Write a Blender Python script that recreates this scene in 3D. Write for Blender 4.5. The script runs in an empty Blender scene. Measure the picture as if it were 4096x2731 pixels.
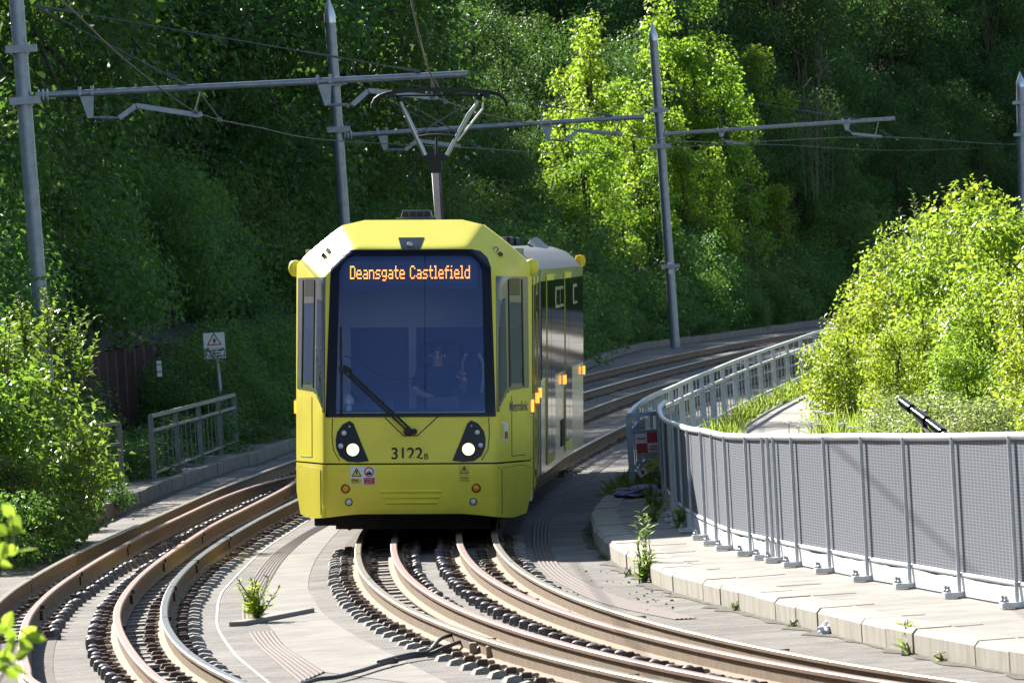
import bpy, bmesh, math, random
import numpy as np
from mathutils import Vector, Matrix, Euler
from mathutils.geometry import tessellate_polygon
C = bpy.context.scene.collection
SC = bpy.context.scene
RAD = math.radians

# ------------------------------------------------------------------ camera, sky, sun, exposure
F_PX = 16000 * 1.7415            # focal length in pixels of the 4096 px wide photograph
CAM_H = 3.155
ROLL = RAD(3.7); PITCH = math.atan(212.6 / 16000)
cam = bpy.data.cameras.new('camera'); camo = bpy.data.objects.new('camera', cam); C.objects.link(camo)
cam.sensor_width = 36.0; cam.lens = 36.0 * F_PX / 4096; cam.clip_start = 1.0; cam.clip_end = 3000
camo.location = (0, 0, CAM_H)
camo.matrix_world = Matrix.Translation((0, 0, CAM_H)) @ Matrix.Rotation(math.pi/2 - PITCH, 4, 'X') @ Matrix.Rotation(-ROLL, 4, 'Z')
cam.dof.use_dof = True; cam.dof.focus_distance = 80; cam.dof.aperture_fstop = 14.0
SC.camera = camo
SUN_AZ = RAD(-30); SUN_EL = RAD(31)
w = bpy.data.worlds.new('World'); SC.world = w; w.use_nodes = True
nt = w.node_tree; bg = nt.nodes['Background']; sky = nt.nodes.new('ShaderNodeTexSky')
sky.sky_type = 'NISHITA'; sky.sun_disc = False; sky.sun_elevation = SUN_EL; sky.sun_rotation = SUN_AZ
sky.air_density = 1.0; sky.dust_density = 0.6; sky.ozone_density = 1.5
nt.links.new(sky.outputs[0], bg.inputs[0]); bg.inputs[1].default_value = 0.062
sun = bpy.data.lights.new('sun', 'SUN'); suno = bpy.data.objects.new('sun', sun); C.objects.link(suno)
sun.energy = 4.6; sun.angle = RAD(0.5); sun.color = (1.0, 0.955, 0.88)
sdir = Vector((math.sin(SUN_AZ)*math.cos(SUN_EL), math.cos(SUN_AZ)*math.cos(SUN_EL), math.sin(SUN_EL)))
suno.rotation_euler = sdir.to_track_quat('Z', 'Y').to_euler(); suno.location = (-40, 120, 60)
SC.view_settings.view_transform = 'Standard'; SC.view_settings.look = 'None'
SC.view_settings.gamma = 1.0; SC.view_settings.use_curve_mapping = False
SC.view_settings.exposure = 1.55
SC.render.engine = 'CYCLES'
SC.cycles.max_bounces = 8; SC.cycles.transparent_max_bounces = 8; SC.cycles.transmission_bounces = 4
SC.cycles.sample_clamp_indirect = 4.0; SC.cycles.caustics_reflective = False; SC.cycles.caustics_refractive = False

# survey helper: a point of the photograph -> the place on level z, or at distance Y
_r = np.array([math.cos(ROLL), -math.sin(ROLL)]); _u = np.array([-math.sin(ROLL), -math.cos(ROLL)])
def ray(px, py):
    d = np.array([px - 2048, py - 1365.5]); a = d @ _r; b = d @ _u
    v = np.array([a, F_PX*math.cos(PITCH) + b*math.sin(PITCH), -F_PX*math.sin(PITCH) + b*math.cos(PITCH)])
    return v / v[1]
def G(px, py, z=0.0):
    v = ray(px, py); t = (z - CAM_H) / v[2]; return Vector((v[0]*t, t, z))
def AT(px, py, Y):
    v = ray(px, py); return Vector((v[0]*Y, Y, CAM_H + v[2]*Y))
def proj(p):
    Z = p[2] - CAM_H; dep = p[1]*math.cos(PITCH) - Z*math.sin(PITCH)
    b = (p[1]*math.sin(PITCH) + Z*math.cos(PITCH))*F_PX/dep; a = p[0]*F_PX/dep
    q = a*_r + b*_u; return 2048 + q[0], 1365.5 + q[1]

# ------------------------------------------------------------------ materials
MATS = {}
def mat(name, col=(.5, .5, .5), rough=.6, metal=0.0, spec=.5, coat=0.0, emit=None, estr=0.0,
        noise=0.0, nscale=8.0, col2=None, bump=0.0, bscale=40.0, stretch=None):
    if name in MATS: return MATS[name]
    m = bpy.data.materials.new(name); m.use_nodes = True; n = m.node_tree; b = n.nodes['Principled BSDF']
    b.inputs['Base Color'].default_value = (*col, 1); b.inputs['Roughness'].default_value = rough
    b.inputs['Metallic'].default_value = metal; b.inputs['Specular IOR Level'].default_value = spec
    b.inputs['Coat Weight'].default_value = coat; b.inputs['Coat Roughness'].default_value = .05
    if emit: b.inputs['Emission Color'].default_value = (*emit, 1); b.inputs['Emission Strength'].default_value = estr
    tc = n.nodes.new('ShaderNodeTexCoord'); src = tc.outputs['Object']
    if stretch:
        mp = n.nodes.new('ShaderNodeMapping'); mp.inputs['Scale'].default_value = stretch
        n.links.new(src, mp.inputs[0]); src = mp.outputs[0]
    if noise > 0:
        tx = n.nodes.new('ShaderNodeTexNoise'); tx.inputs['Scale'].default_value = nscale; tx.inputs['Detail'].default_value = 8
        tx.inputs['Roughness'].default_value = .65
        n.links.new(src, tx.inputs['Vector'])
        rp = n.nodes.new('ShaderNodeValToRGB'); rp.color_ramp.elements[0].position = .5 - noise*.5; rp.color_ramp.elements[1].position = .5 + noise*.5
        c2 = col2 or tuple(c*.55 for c in col)
        rp.color_ramp.elements[0].color = (*c2, 1); rp.color_ramp.elements[1].color = (*col, 1)
        rp.color_ramp.elements[0].position = .33; rp.color_ramp.elements[1].position = .33 + .34*noise + .05
        n.links.new(tx.outputs[0], rp.inputs[0]); n.links.new(rp.outputs[0], b.inputs['Base Color'])
    if bump > 0:
        t2 = n.nodes.new('ShaderNodeTexNoise'); t2.inputs['Scale'].default_value = bscale; t2.inputs['Detail'].default_value = 5
        n.links.new(src, t2.inputs['Vector'])
        bp = n.nodes.new('ShaderNodeBump'); bp.inputs['Strength'].default_value = bump; bp.inputs['Distance'].default_value = .02
        n.links.new(t2.outputs[0], bp.inputs['Height']); n.links.new(bp.outputs[0], b.inputs['Normal'])
    MATS[name] = m; return m

def leaf_mat(name, c1, c2, trans, tmix=.45, rough=.42, spec=.35):
    m = bpy.data.materials.new(name); m.use_nodes = True; n = m.node_tree; b = n.nodes['Principled BSDF']; out = n.nodes['Material Output']
    at = n.nodes.new('ShaderNodeAttribute'); at.attribute_name = 'rnd'
    oi = n.nodes.new('ShaderNodeObjectInfo')
    rp = n.nodes.new('ShaderNodeValToRGB'); rp.color_ramp.elements[0].color = (*c1, 1); rp.color_ramp.elements[1].color = (*c2, 1)
    n.links.new(at.outputs['Fac'], rp.inputs[0])
    hs = n.nodes.new('ShaderNodeHueSaturation')
    mr = n.nodes.new('ShaderNodeMapRange'); mr.inputs['To Min'].default_value = .488; mr.inputs['To Max'].default_value = .512
    n.links.new(oi.outputs['Random'], mr.inputs[0]); n.links.new(mr.outputs[0], hs.inputs['Hue'])
    mv = n.nodes.new('ShaderNodeMapRange'); mv.inputs['To Min'].default_value = .75; mv.inputs['To Max'].default_value = 1.25
    n.links.new(oi.outputs['Random'], mv.inputs[0]); n.links.new(mv.outputs[0], hs.inputs['Value'])
    n.links.new(rp.outputs[0], hs.inputs['Color']); n.links.new(hs.outputs[0], b.inputs['Base Color'])
    b.inputs['Roughness'].default_value = rough; b.inputs['Specular IOR Level'].default_value = spec
    tr = n.nodes.new('ShaderNodeBsdfTranslucent'); h2 = n.nodes.new('ShaderNodeHueSaturation')
    h2.inputs['Color'].default_value = (*trans, 1); n.links.new(mr.outputs[0], h2.inputs['Hue'])
    mv2 = n.nodes.new('ShaderNodeMapRange'); mv2.inputs['To Min'].default_value = .6; mv2.inputs['To Max'].default_value = 1.25
    n.links.new(at.outputs['Fac'], mv2.inputs[0]); n.links.new(mv2.outputs[0], h2.inputs['Value'])
    n.links.new(h2.outputs[0], tr.inputs[0])
    mx = n.nodes.new('ShaderNodeMixShader'); mx.inputs[0].default_value = tmix
    n.links.new(b.outputs[0], mx.inputs[1]); n.links.new(tr.outputs[0], mx.inputs[2]); n.links.new(mx.outputs[0], out.inputs[0])
    return m

def glass_mat(name, tint, refl=1.0, rough=.01):
    m = bpy.data.materials.new(name); m.use_nodes = True; n = m.node_tree
    n.nodes.remove(n.nodes['Principled BSDF']); out = n.nodes['Material Output']
    tr = n.nodes.new('ShaderNodeBsdfTransparent'); tr.inputs[0].default_value = (*tint, 1)
    gl = n.nodes.new('ShaderNodeBsdfGlossy'); gl.inputs['Roughness'].default_value = rough; gl.inputs['Color'].default_value = (.42, .55, 1.0, 1)
    fr = n.nodes.new('ShaderNodeFresnel'); fr.inputs[0].default_value = 1.6
    mu = n.nodes.new('ShaderNodeMath'); mu.operation = 'MULTIPLY'; mu.inputs[1].default_value = refl; mu.use_clamp = True
    n.links.new(fr.outputs[0], mu.inputs[0])
    mx = n.nodes.new('ShaderNodeMixShader'); n.links.new(mu.outputs[0], mx.inputs[0])
    n.links.new(tr.outputs[0], mx.inputs[1]); n.links.new(gl.outputs[0], mx.inputs[2]); n.links.new(mx.outputs[0], out.inputs[0])
    return m

YEL = mat('yellow_paint', (.92, .80, .075), .42, coat=.12, spec=.25, noise=.5, nscale=1.3, col2=(.82, .69, .075))
BLK = mat('black_gloss', (.004, .005, .012), .18, spec=.25)
BLKM = mat('black_matt', (.012, .012, .012), .6)
UNDER = mat('underframe_grime', (.015, .014, .013), .8, noise=.5, nscale=12)
SILV = mat('silver_paint', (.42, .42, .42), .2, metal=.6, coat=.3)
ROOFG = mat('roof_grey', (.13, .135, .14), .55, spec=.3, noise=.6, nscale=4, col2=(.10, .10, .10))
PILLAR = mat('pillar_panel', (.14, .145, .15), .16, metal=.55, coat=.3)
DGLASS = mat('dark_glass', (.006, .008, .010), .04, spec=.7)
LAMPW = mat('clear_lamp', (.6, .62, .66), .15, spec=.8)
HEAD = mat('headlamp_lit', (.9, .85, .7), .3, emit=(1, .76, .42), estr=.75)
ORANGE = mat('amber_lens', (.85, .30, .01), .25, spec=.6)
AMBERLIT = mat('amber_led_lit', (.9, .35, .05), .3, emit=(1, .33, .03), estr=.8)
REDLENS = mat('red_lens', (.10, .01, .01), .2)
LED = mat('led_lit', (.9, .4, .05), .4, emit=(1, .36, .03), estr=1.3)
DISP = mat('display_panel', (.025, .028, .055), .35)
WHITE = mat('white_plastic', (.78, .78, .76), .45)
STICKY = mat('sticker_yellow', (.72, .62, .08), .45)
STICKR = mat('sticker_red', (.50, .02, .03), .45)
INK = mat('ink_black', (.01, .01, .012), .6)
GREYTXT = mat('grey_lettering', (.22, .23, .22), .5)
GALV = mat('galvanised_steel', (.34, .37, .41), .45, metal=.55, noise=.8, nscale=7, col2=(.24, .27, .31), bump=.08, bscale=60)
GALVL = mat('galvanised_light', (.60, .62, .64), .5, metal=.1, noise=.6, nscale=9, col2=(.50, .52, .54))
CAPM = mat('zinc_cap', (.6, .62, .65), .3, metal=.8)
INSUL = mat('grey_insulator', (.42, .44, .47), .35)
WIRE = mat('copper_wire', (.045, .038, .032), .6, metal=.3)
STAY = mat('stay_wire', (.16, .16, .16), .5, metal=.5)
RUST = mat('rail_rust', (.30, .175, .095), .75, noise=.7, nscale=14, col2=(.21, .115, .062), bump=.12, bscale=60)
RUSTW = mat('rail_web_rust', (.215, .145, .076), .8, noise=.7, nscale=9, col2=(.145, .09, .045), bump=.1, bscale=50)
GUARD = mat('guard_rail_rust', (.265, .15, .10), .62, noise=.6, nscale=18, col2=(.19, .10, .064), bump=.08, bscale=60)
STEEL = mat('rail_head_steel', (.20, .165, .10), .5, metal=.55, noise=.4, nscale=12, col2=(.17, .135, .085))
STEELP = mat('rail_head_polished', (.30, .29, .27), .30, metal=.85, noise=.4, nscale=12, col2=(.22, .20, .17))
CLIPD = mat('clip_dark', (.11, .062, .034), .55, spec=.3, noise=.5, nscale=30)
CLIPT = mat('clip_tan', (.38, .27, .16), .7)
KNOB = mat('knob_grey', (.16, .135, .125), .55, noise=.7, nscale=60, col2=(.08, .065, .06))
BLOCKC = mat('plinth_concrete', (.34, .31, .26), .85, noise=.7, nscale=25, col2=(.22, .195, .16), bump=.3, bscale=80)
KERBM = mat('kerb_concrete', (.43, .40, .335), .85, noise=.9, nscale=3.0, col2=(.29, .255, .195), bump=.2, bscale=70, stretch=(2.5, 2.5, .6))
KERBL = mat('old_kerb', (.28, .25, .21), .9, noise=.9, nscale=5.0, col2=(.16, .14, .11), bump=.3, bscale=40)
WALK = mat('walkway_concrete', (.34, .322, .285), .88, noise=.9, nscale=1.7, col2=(.20, .182, .15), bump=.15, bscale=50)
PATHM = mat('path_concrete', (.36, .33, .29), .9, noise=.8, nscale=2.0, col2=(.28, .25, .21))
STRIP = mat('duct_cover', (.115, .080, .066), .85, noise=.6, nscale=12, col2=(.08, .054, .045))
PAINTW = mat('line_paint', (.50, .49, .46), .8, noise=.9, nscale=9, col2=(.28, .26, .24))
SHEET = mat('sheet_pile_rust', (.075, .033, .024), .85, noise=.7, nscale=3.5, col2=(.045, .020, .016), bump=.2, bscale=20)
TIMBER = mat('weathered_timber', (.20, .17, .13), .85, noise=.7, nscale=10, col2=(.12, .10, .08))
SOIL = mat('bank_soil', (.018, .026, .010), .95, noise=.8, nscale=2, col2=(.010, .014, .006), bump=.4, bscale=9)
GRAVEL = mat('loose_gravel', (.25, .23, .21), .95, noise=1.0, nscale=30, col2=(.08, .07, .06), bump=.9, bscale=45)
BARK = mat('bark', (.075, .060, .045), .9, noise=.8, nscale=14, col2=(.035, .028, .02))
STEM = mat('green_stem', (.12, .15, .05), .7)
RUBBER = mat('cable_rubber', (.045, .045, .047), .6, noise=.4, nscale=20)
BAG = mat('plastic_bag', (.75, .76, .80), .4)
CLOTH = mat('lilac_cloth', (.34, .33, .44), .9, noise=.5, nscale=6)
STONE = mat('stone', (.22, .20, .18), .9, noise=.7, nscale=9)
SKIN = mat('skin', (.50, .30, .22), .5); HAIR = mat('hair', (.015, .011, .009), .5)
SHIRT = mat('navy_shirt', (.018, .02, .035), .85)
CABIN = mat('cab_lining', (.30, .31, .34), .6); CABD = mat('cab_dark', (.03, .032, .04), .6)
FLOWER = mat('white_flower', (.8, .8, .74), .7)
BRICK = mat('house_brick', (.20, .075, .055), .9, noise=.6, nscale=20)
WSGLASS = glass_mat('windscreen_glass', (.88, .92, 1.0), 2.2)

SGLASS = glass_mat('side_glass', (.75, .80, .82), 1.6)
# ground slab: pale trowelled concrete with patches, brushed streaks and stains
def slab_mat():
    m = bpy.data.materials.new('slab_concrete'); m.use_nodes = True; n = m.node_tree; b = n.nodes['Principled BSDF']
    tc = n.nodes.new('ShaderNodeTexCoord')
    def noise(sc, det, vec=None, rough=.6):
        t = n.nodes.new('ShaderNodeTexNoise'); t.inputs['Scale'].default_value = sc; t.inputs['Detail'].default_value = det
        t.inputs['Roughness'].default_value = rough
        n.links.new(vec or tc.outputs['Object'], t.inputs['Vector']); return t.outputs[0]
    mp = n.nodes.new('ShaderNodeMapping'); mp.inputs['Scale'].default_value = (.9, 1.6, 1)
    n.links.new(tc.outputs['Object'], mp.inputs[0])
    a = noise(.45, 9, None, .7); c = noise(1.9, 9, mp.outputs[0], .72); d = noise(38, 4, None, .7)
    r1 = n.nodes.new('ShaderNodeValToRGB'); r1.color_ramp.elements[0].color = (.165, .148, .128, 1); r1.color_ramp.elements[1].color = (.245, .226, .198, 1)
    r1.color_ramp.elements[0].position = .35; r1.color_ramp.elements[1].position = .62
    n.links.new(a, r1.inputs[0])
    r2 = n.nodes.new('ShaderNodeValToRGB'); r2.color_ramp.elements[0].color = (.50, .47, .43, 1); r2.color_ramp.elements[1].color = (1, 1, 1, 1)
    r2.color_ramp.elements[0].position = .34; r2.color_ramp.elements[1].position = .6
    n.links.new(c, r2.inputs[0])
    r3 = n.nodes.new('ShaderNodeValToRGB'); r3.color_ramp.elements[0].color = (.50, .48, .46, 1); r3.color_ramp.elements[1].color = (1.08, 1.08, 1.08, 1)
    r3.color_ramp.elements[0].position = .32; r3.color_ramp.elements[1].position = .55
    n.links.new(d, r3.inputs[0])
    def mul(p, q):
        x = n.nodes.new('ShaderNodeMix'); x.data_type = 'RGBA'; x.blend_type = 'MULTIPLY'; x.inputs[0].default_value = 1
        n.links.new(p, x.inputs[6]); n.links.new(q, x.inputs[7]); return x.outputs[2]
    n.links.new(mul(mul(r1.outputs[0], r2.outputs[0]), r3.outputs[0]), b.inputs['Base Color'])
    b.inputs['Roughness'].default_value = .92
    bp = n.nodes.new('ShaderNodeBump'); bp.inputs['Strength'].default_value = .35; bp.inputs['Distance'].default_value = .02
    n.links.new(noise(45, 4), bp.inputs['Height']); n.links.new(bp.outputs[0], b.inputs['Normal'])
    return m
SLAB = slab_mat()
PALE = mat('pale_screed', (.29, .268, .232), .9, noise=1.0, nscale=2.2, col2=(.18, .16, .132), bump=.3, bscale=60)

# woven mesh fence panel: light wires over a dark backing, laid out in the panel's own UV (metres)
def mesh_panel_mat():
    m = bpy.data.materials.new('woven_mesh'); m.use_nodes = True; n = m.node_tree; b = n.nodes['Principled BSDF']
    uv = n.nodes.new('ShaderNodeUVMap'); sp = n.nodes.new('ShaderNodeSeparateXYZ'); n.links.new(uv.outputs[0], sp.inputs[0])
    def line(sock, pitch, wid):
        a = n.nodes.new('ShaderNodeMath'); a.operation = 'DIVIDE'; a.inputs[1].default_value = pitch; n.links.new(sock, a.inputs[0])
        f = n.nodes.new('ShaderNodeMath'); f.operation = 'FRACT'; n.links.new(a.outputs[0], f.inputs[0])
        l = n.nodes.new('ShaderNodeMath'); l.operation = 'LESS_THAN'; l.inputs[1].default_value = wid; n.links.new(f.outputs[0], l.inputs[0]); return l.outputs[0]
    mx = n.nodes.new('ShaderNodeMath'); mx.operation = 'MAXIMUM'
    n.links.new(line(sp.outputs[0], .13, .16), mx.inputs[0]); n.links.new(line(sp.outputs[1], .027, .22), mx.inputs[1])
    mix = n.nodes.new('ShaderNodeMix'); mix.data_type = 'RGBA'
    mix.inputs[6].default_value = (.075, .085, .108, 1); mix.inputs[7].default_value = (.21, .23, .27, 1)
    n.links.new(mx.outputs[0], mix.inputs[0]); n.links.new(mix.outputs[2], b.inputs['Base Color'])
    b.inputs['Roughness'].default_value = .6
    return m
MESHP = mesh_panel_mat()

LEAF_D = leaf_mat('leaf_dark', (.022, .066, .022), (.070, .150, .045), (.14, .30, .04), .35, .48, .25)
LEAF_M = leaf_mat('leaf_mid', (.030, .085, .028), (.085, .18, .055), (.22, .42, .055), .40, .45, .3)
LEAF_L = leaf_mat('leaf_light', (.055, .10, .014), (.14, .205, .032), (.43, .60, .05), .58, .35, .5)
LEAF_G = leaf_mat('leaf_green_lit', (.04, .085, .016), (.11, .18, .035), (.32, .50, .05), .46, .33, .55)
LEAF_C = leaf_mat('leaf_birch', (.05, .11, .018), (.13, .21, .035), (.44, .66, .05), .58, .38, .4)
LEAF_B = leaf_mat('leaf_silvery', (.10, .15, .06), (.22, .28, .15), (.42, .52, .14), .5, .35, .5)
GRASS = leaf_mat('grass_blade', (.08, .13, .02), (.17, .23, .05), (.48, .62, .09), .55)

# ------------------------------------------------------------------ mesh helpers
class MB:
    def __init__(s): s.v = []; s.f = []; s.m = []; s.uv = None
    def add(s, vs, fs, mi=0):
        o = len(s.v); s.v += [tuple(v) for v in vs]
        for f in fs: s.f.append(tuple(i + o for i in f)); s.m.append(mi)
    def box(s, c, d, rot=None, mi=0, taper=1.0):
        x, y, z = d[0]/2, d[1]/2, d[2]/2
        vs = [Vector((sx*x*(taper if sz > 0 else 1), sy*y*(taper if sz > 0 else 1), sz*z)) for sz in (-1, 1) for sx, sy in ((-1, -1), (1, -1), (1, 1), (-1, 1))]
        if rot is not None: vs = [rot @ v for v in vs]
        vs = [v + Vector(c) for v in vs]
        s.add(vs, [(3, 2, 1, 0), (4, 5, 6, 7), (0, 1, 5, 4), (1, 2, 6, 5), (2, 3, 7, 6), (3, 0, 4, 7)], mi)
    def tube(s, pts, r, seg=8, mi=0, caps=True, rs=None):
        pts = [Vector(p) for p in pts]; n = len(pts); rings = []
        up0 = None
        for i, p in enumerate(pts):
            t = (pts[min(i+1, n-1)] - pts[max(i-1, 0)]).normalized()
            if up0 is None: up0 = Vector((0, 0, 1)) if abs(t.z) < .9 else Vector((0, 1, 0))
            a = t.cross(up0).normalized(); b = a.cross(t).normalized(); up0 = b
            rr = rs[i] if rs else r
            rings.append([p + (a*math.cos(2*math.pi*k/seg) + b*math.sin(2*math.pi*k/seg))*rr for k in range(seg)])
        vs = [v for q in rings for v in q]; fs = []
        for i in range(n-1):
            for k in range(seg):
                k2 = (k+1) % seg; fs.append((i*seg+k, i*seg+k2, (i+1)*seg+k2, (i+1)*seg+k))
        if caps: fs.append(tuple(range(seg-1, -1, -1))); fs.append(tuple((n-1)*seg+k for k in range(seg)))
        s.add(vs, fs, mi)
    def beam(s, p0, p1, w, h, up=(0, 0, 1), mi=0):
        p0 = Vector(p0); p1 = Vector(p1); t = (p1-p0).normalized(); u = Vector(up)
        if abs(t.dot(u)) > .95: u = Vector((0, 1, 0))
        a = t.cross(u).normalized()*w/2; b = a.normalized().cross(t).normalized()*h/2
        vs = [p + sa*a + sb*b for p in (p0, p1) for sa, sb in ((-1, -1), (1, -1), (1, 1), (-1, 1))]
        s.add(vs, [(3, 2, 1, 0), (4, 5, 6, 7), (0, 1, 5, 4), (1, 2, 6, 5), (2, 3, 7, 6), (3, 0, 4, 7)], mi)
    def lathe(s, c, prof, seg=16, axis='Z', mi=0):
        c = Vector(c); vs = []; fs = []
        for r, h in prof:
            for k in range(seg):
                a = 2*math.pi*k/seg; x, y = r*math.cos(a), r*math.sin(a)
                vs.append(c + (Vector((x, y, h)) if axis == 'Z' else Vector((x, -h, y)) if axis == 'Y' else Vector((h, x, y))))
        n = len(prof)
        for i in range(n-1):
            for k in range(seg):
                k2 = (k+1) % seg; fs.append((i*seg+k, i*seg+k2, (i+1)*seg+k2, (i+1)*seg+k))
        fs.append(tuple(range(seg-1, -1, -1))); fs.append(tuple((n-1)*seg+k for k in range(seg)))
        s.add(vs, fs, mi)
    def sweep(s, path, profile, mis=None, closed=True):
        """profile: (offset to the right, height) pairs swept along a ground path"""
        path = [Vector(p) for p in path]; n = len(path); m = len(profile); vs = []
        for i, p in enumerate(path):
            t = path[min(i+1, n-1)] - path[max(i-1, 0)]; t.z = 0; t.normalize(); r = Vector((t.y, -t.x, 0))
            for o, h in profile: vs.append(p + r*o + Vector((0, 0, h)))
        o0 = len(s.v); s.v += [tuple(v) for v in vs]
        for i in range(n-1):
            for k in range(m if closed else m-1):
                k2 = (k+1) % m; s.f.append((o0+i*m+k, o0+i*m+k2, o0+(i+1)*m+k2, o0+(i+1)*m+k)); s.m.append(mis[k] if mis else 0)
        if closed:
            s.f.append(tuple(o0+k for k in range(m-1, -1, -1))); s.m.append(0)
            s.f.append(tuple(o0+(n-1)*m+k for k in range(m))); s.m.append(0)
    def mesh(s, name, mats, smooth=None):
        me = bpy.data.meshes.new(name); me.from_pydata(s.v, [], s.f)
        for m in (mats if isinstance(mats, (list, tuple)) else [mats]): me.materials.append(m)
        me.polygons.foreach_set('material_index', s.m)
        bm = bmesh.new(); bm.from_mesh(me); bmesh.ops.recalc_face_normals(bm, faces=bm.faces); bm.to_mesh(me); bm.free()
        if smooth: me.shade_smooth(); me.set_sharp_from_angle(angle=RAD(smooth))
        me.update(); return me
    def build(s, name, mats, parent=None, smooth=None, bevel=0):
        o = bpy.data.objects.new(name, s.mesh(name, mats, smooth)); C.objects.link(o)
        if parent: o.parent = parent
        if bevel:
            b = o.modifiers.new('bevel', 'BEVEL'); b.width = bevel; b.segments = 2; b.limit_method = 'ANGLE'
        return o

def tag(o, label, cat, group=None, kind=None):
    o['label'] = label
    if cat: o['category'] = cat
    if group: o['group'] = group
    if kind: o['kind'] = kind
    return o
def empty(name, loc=(0, 0, 0)):
    o = bpy.data.objects.new(name, None); C.objects.link(o); o.location = loc; o.empty_display_size = .2; return o
def structure(o): o['kind'] = 'structure'; return o
def cr(pts, k=6):
    """Catmull-Rom through the points, k steps each"""
    P = [Vector(p) for p in pts]; out = []
    for i in range(len(P)-1):
        a, b, c, d = P[max(i-1, 0)], P[i], P[i+1], P[min(i+2, len(P)-1)]
        for j in range(k):
            t = j/k; out.append(.5*((2*b) + (c-a)*t + (2*a-5*b+4*c-d)*t*t + (3*b-a-3*c+d)*t**3))
    out.append(P[-1]); return out
def text_mesh(txt, size, matl, align='CENTER', bold=0.0, extrude=.0008, spacing=1.0):
    cu = bpy.data.curves.new('text', 'FONT'); cu.body = txt; cu.size = size; cu.align_x = align; cu.align_y = 'CENTER'
    cu.extrude = extrude; cu.offset = bold; cu.space_character = spacing
    o = bpy.data.objects.new('text', cu); C.objects.link(o); bpy.context.view_layer.update()
    me = bpy.data.meshes.new_from_object(o.evaluated_get(bpy.context.evaluated_depsgraph_get()))
    bpy.data.objects.remove(o); me.materials.clear(); me.materials.append(matl); return me
def text_obj(name, txt, size, matl, parent, mtx, **k):
    o = bpy.data.objects.new(name, text_mesh(txt, size, matl, **k)); C.objects.link(o)
    if parent: o.parent = parent
    o.matrix_local = mtx; return o
def flat_poly(mb, pts, thick, mtx, mi=0):
    """a plate: polygon in its own xy plane, thickness towards -z, placed by mtx"""
    n = len(pts); vs = [mtx @ Vector((x, y, 0)) for x, y in pts] + [mtx @ Vector((x, y, -thick)) for x, y in pts]
    tri = tessellate_polygon([[Vector((x, y, 0)) for x, y in pts]])
    fs = [tuple(t) for t in tri] + [tuple(i+n for i in reversed(t)) for t in tri]
    fs += [(i, (i+1) % n, (i+1) % n+n, i+n) for i in range(n)]
    mb.add(vs, fs, mi)
FACE = Matrix.Rotation(math.pi/2, 4, 'X')          # xy plane -> upright, facing -Y

# ------------------------------------------------------------------ plan of the place (metres; z = 0 is the top of the rails)
R_C = [(3.16, 44), (1.64, 50), (.52, 56), (-.27, 62), (-.77, 68), (-1.03, 74), (-1.10, 80), (-1.01, 86), (-.81, 92), (-.51, 98), (-.15, 104), (.27, 110), (.72, 116), (1.2, 122), (1.75, 128), (3.04, 142), (4.4, 154), (6.07, 166), (8.12, 178), (10.57, 190), (13.3, 202), (16.6, 214), (20.5, 226), (31, 250)]
L_C = [(-1.03, 44), (-2.49, 50), (-3.45, 56), (-4.03, 62), (-4.32, 68), (-4.41, 74), (-4.34, 80), (-4.16, 86), (-3.9, 92), (-3.59, 98), (-3.23, 104), (-2.83, 110), (-2.4, 116), (-1.94, 122), (-1.4, 128), (-.18, 142), (1.07, 154), (2.44, 166), (3.92, 178), (5.54, 190), (7.4, 202), (9.7, 214), (12.8, 226), (21, 250), (31, 272)]
def lerp(a, b, t): return a + (b-a)*max(0, min(1, t))
def rail_path(cl, off_near, off_far, y0, y1, z=0):
    pts = cr([Vector((x, y, 0)) for x, y in cl], 5); out = []
    for i, p in enumerate(pts):
        if p.y < y0 or p.y > y1: continue
        t = pts[min(i+1, len(pts)-1)] - pts[max(i-1, 0)]; t.normalize()
        o = lerp(off_near, off_far, (p.y-75)/70); out.append(p + Vector((t.y, -t.x, 0))*o + Vector((0, 0, z)))
    return out
GZ = -.2
LK = [(-5.3, 40), (-6.0, 55), (-6.3, 70), (-6.29, 83.4), (-6.17, 85.8), (-5.96, 88.2), (-5.82, 91.5), (-5.66, 96.8), (-5.25, 106.5), (-4.78, 114.3), (-4.41, 118), (-3.94, 125.8), (-2.9, 138), (-1.6, 152), (-.05, 167), (1.93, 187), (2.9, 201.3), (4.1, 214), (5.6, 220), (7.2, 226), (9.1, 234), (11.8, 244.5), (18, 262), (28, 285), (60, 330)]
LKp = cr([Vector((x, y, GZ)) for x, y in LK], 5)
LKn = np.array([(p.x, p.y) for p in LKp])
def kerb_d(x, y):
    """distance to the left (outer) kerb, positive on the bank side"""
    a = LKn[:-1]; b = LKn[1:]; ab = b-a; p = np.array([x, y])
    t = np.clip(((p-a)*ab).sum(1)/(ab*ab).sum(1), 0, 1); q = a + ab*t[:, None]; d = np.linalg.norm(p-q, axis=1); i = d.argmin()
    cross = ab[i][0]*(p-a[i])[1] - ab[i][1]*(p-a[i])[0]
    return d[i]*(1 if cross > 0 else -1)
def bank_z(d):
    if d < 3.3: return -.02
    return min(1.75 + (d-3.3)*.46, 15.5)

# ---- ground
mb = MB(); mb.add([(-700, -40, GZ), (700, -40, GZ), (700, 900, GZ), (-700, 900, GZ)], [(0, 1, 2, 3)])
structure(mb.build('ground', SLAB))
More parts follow.
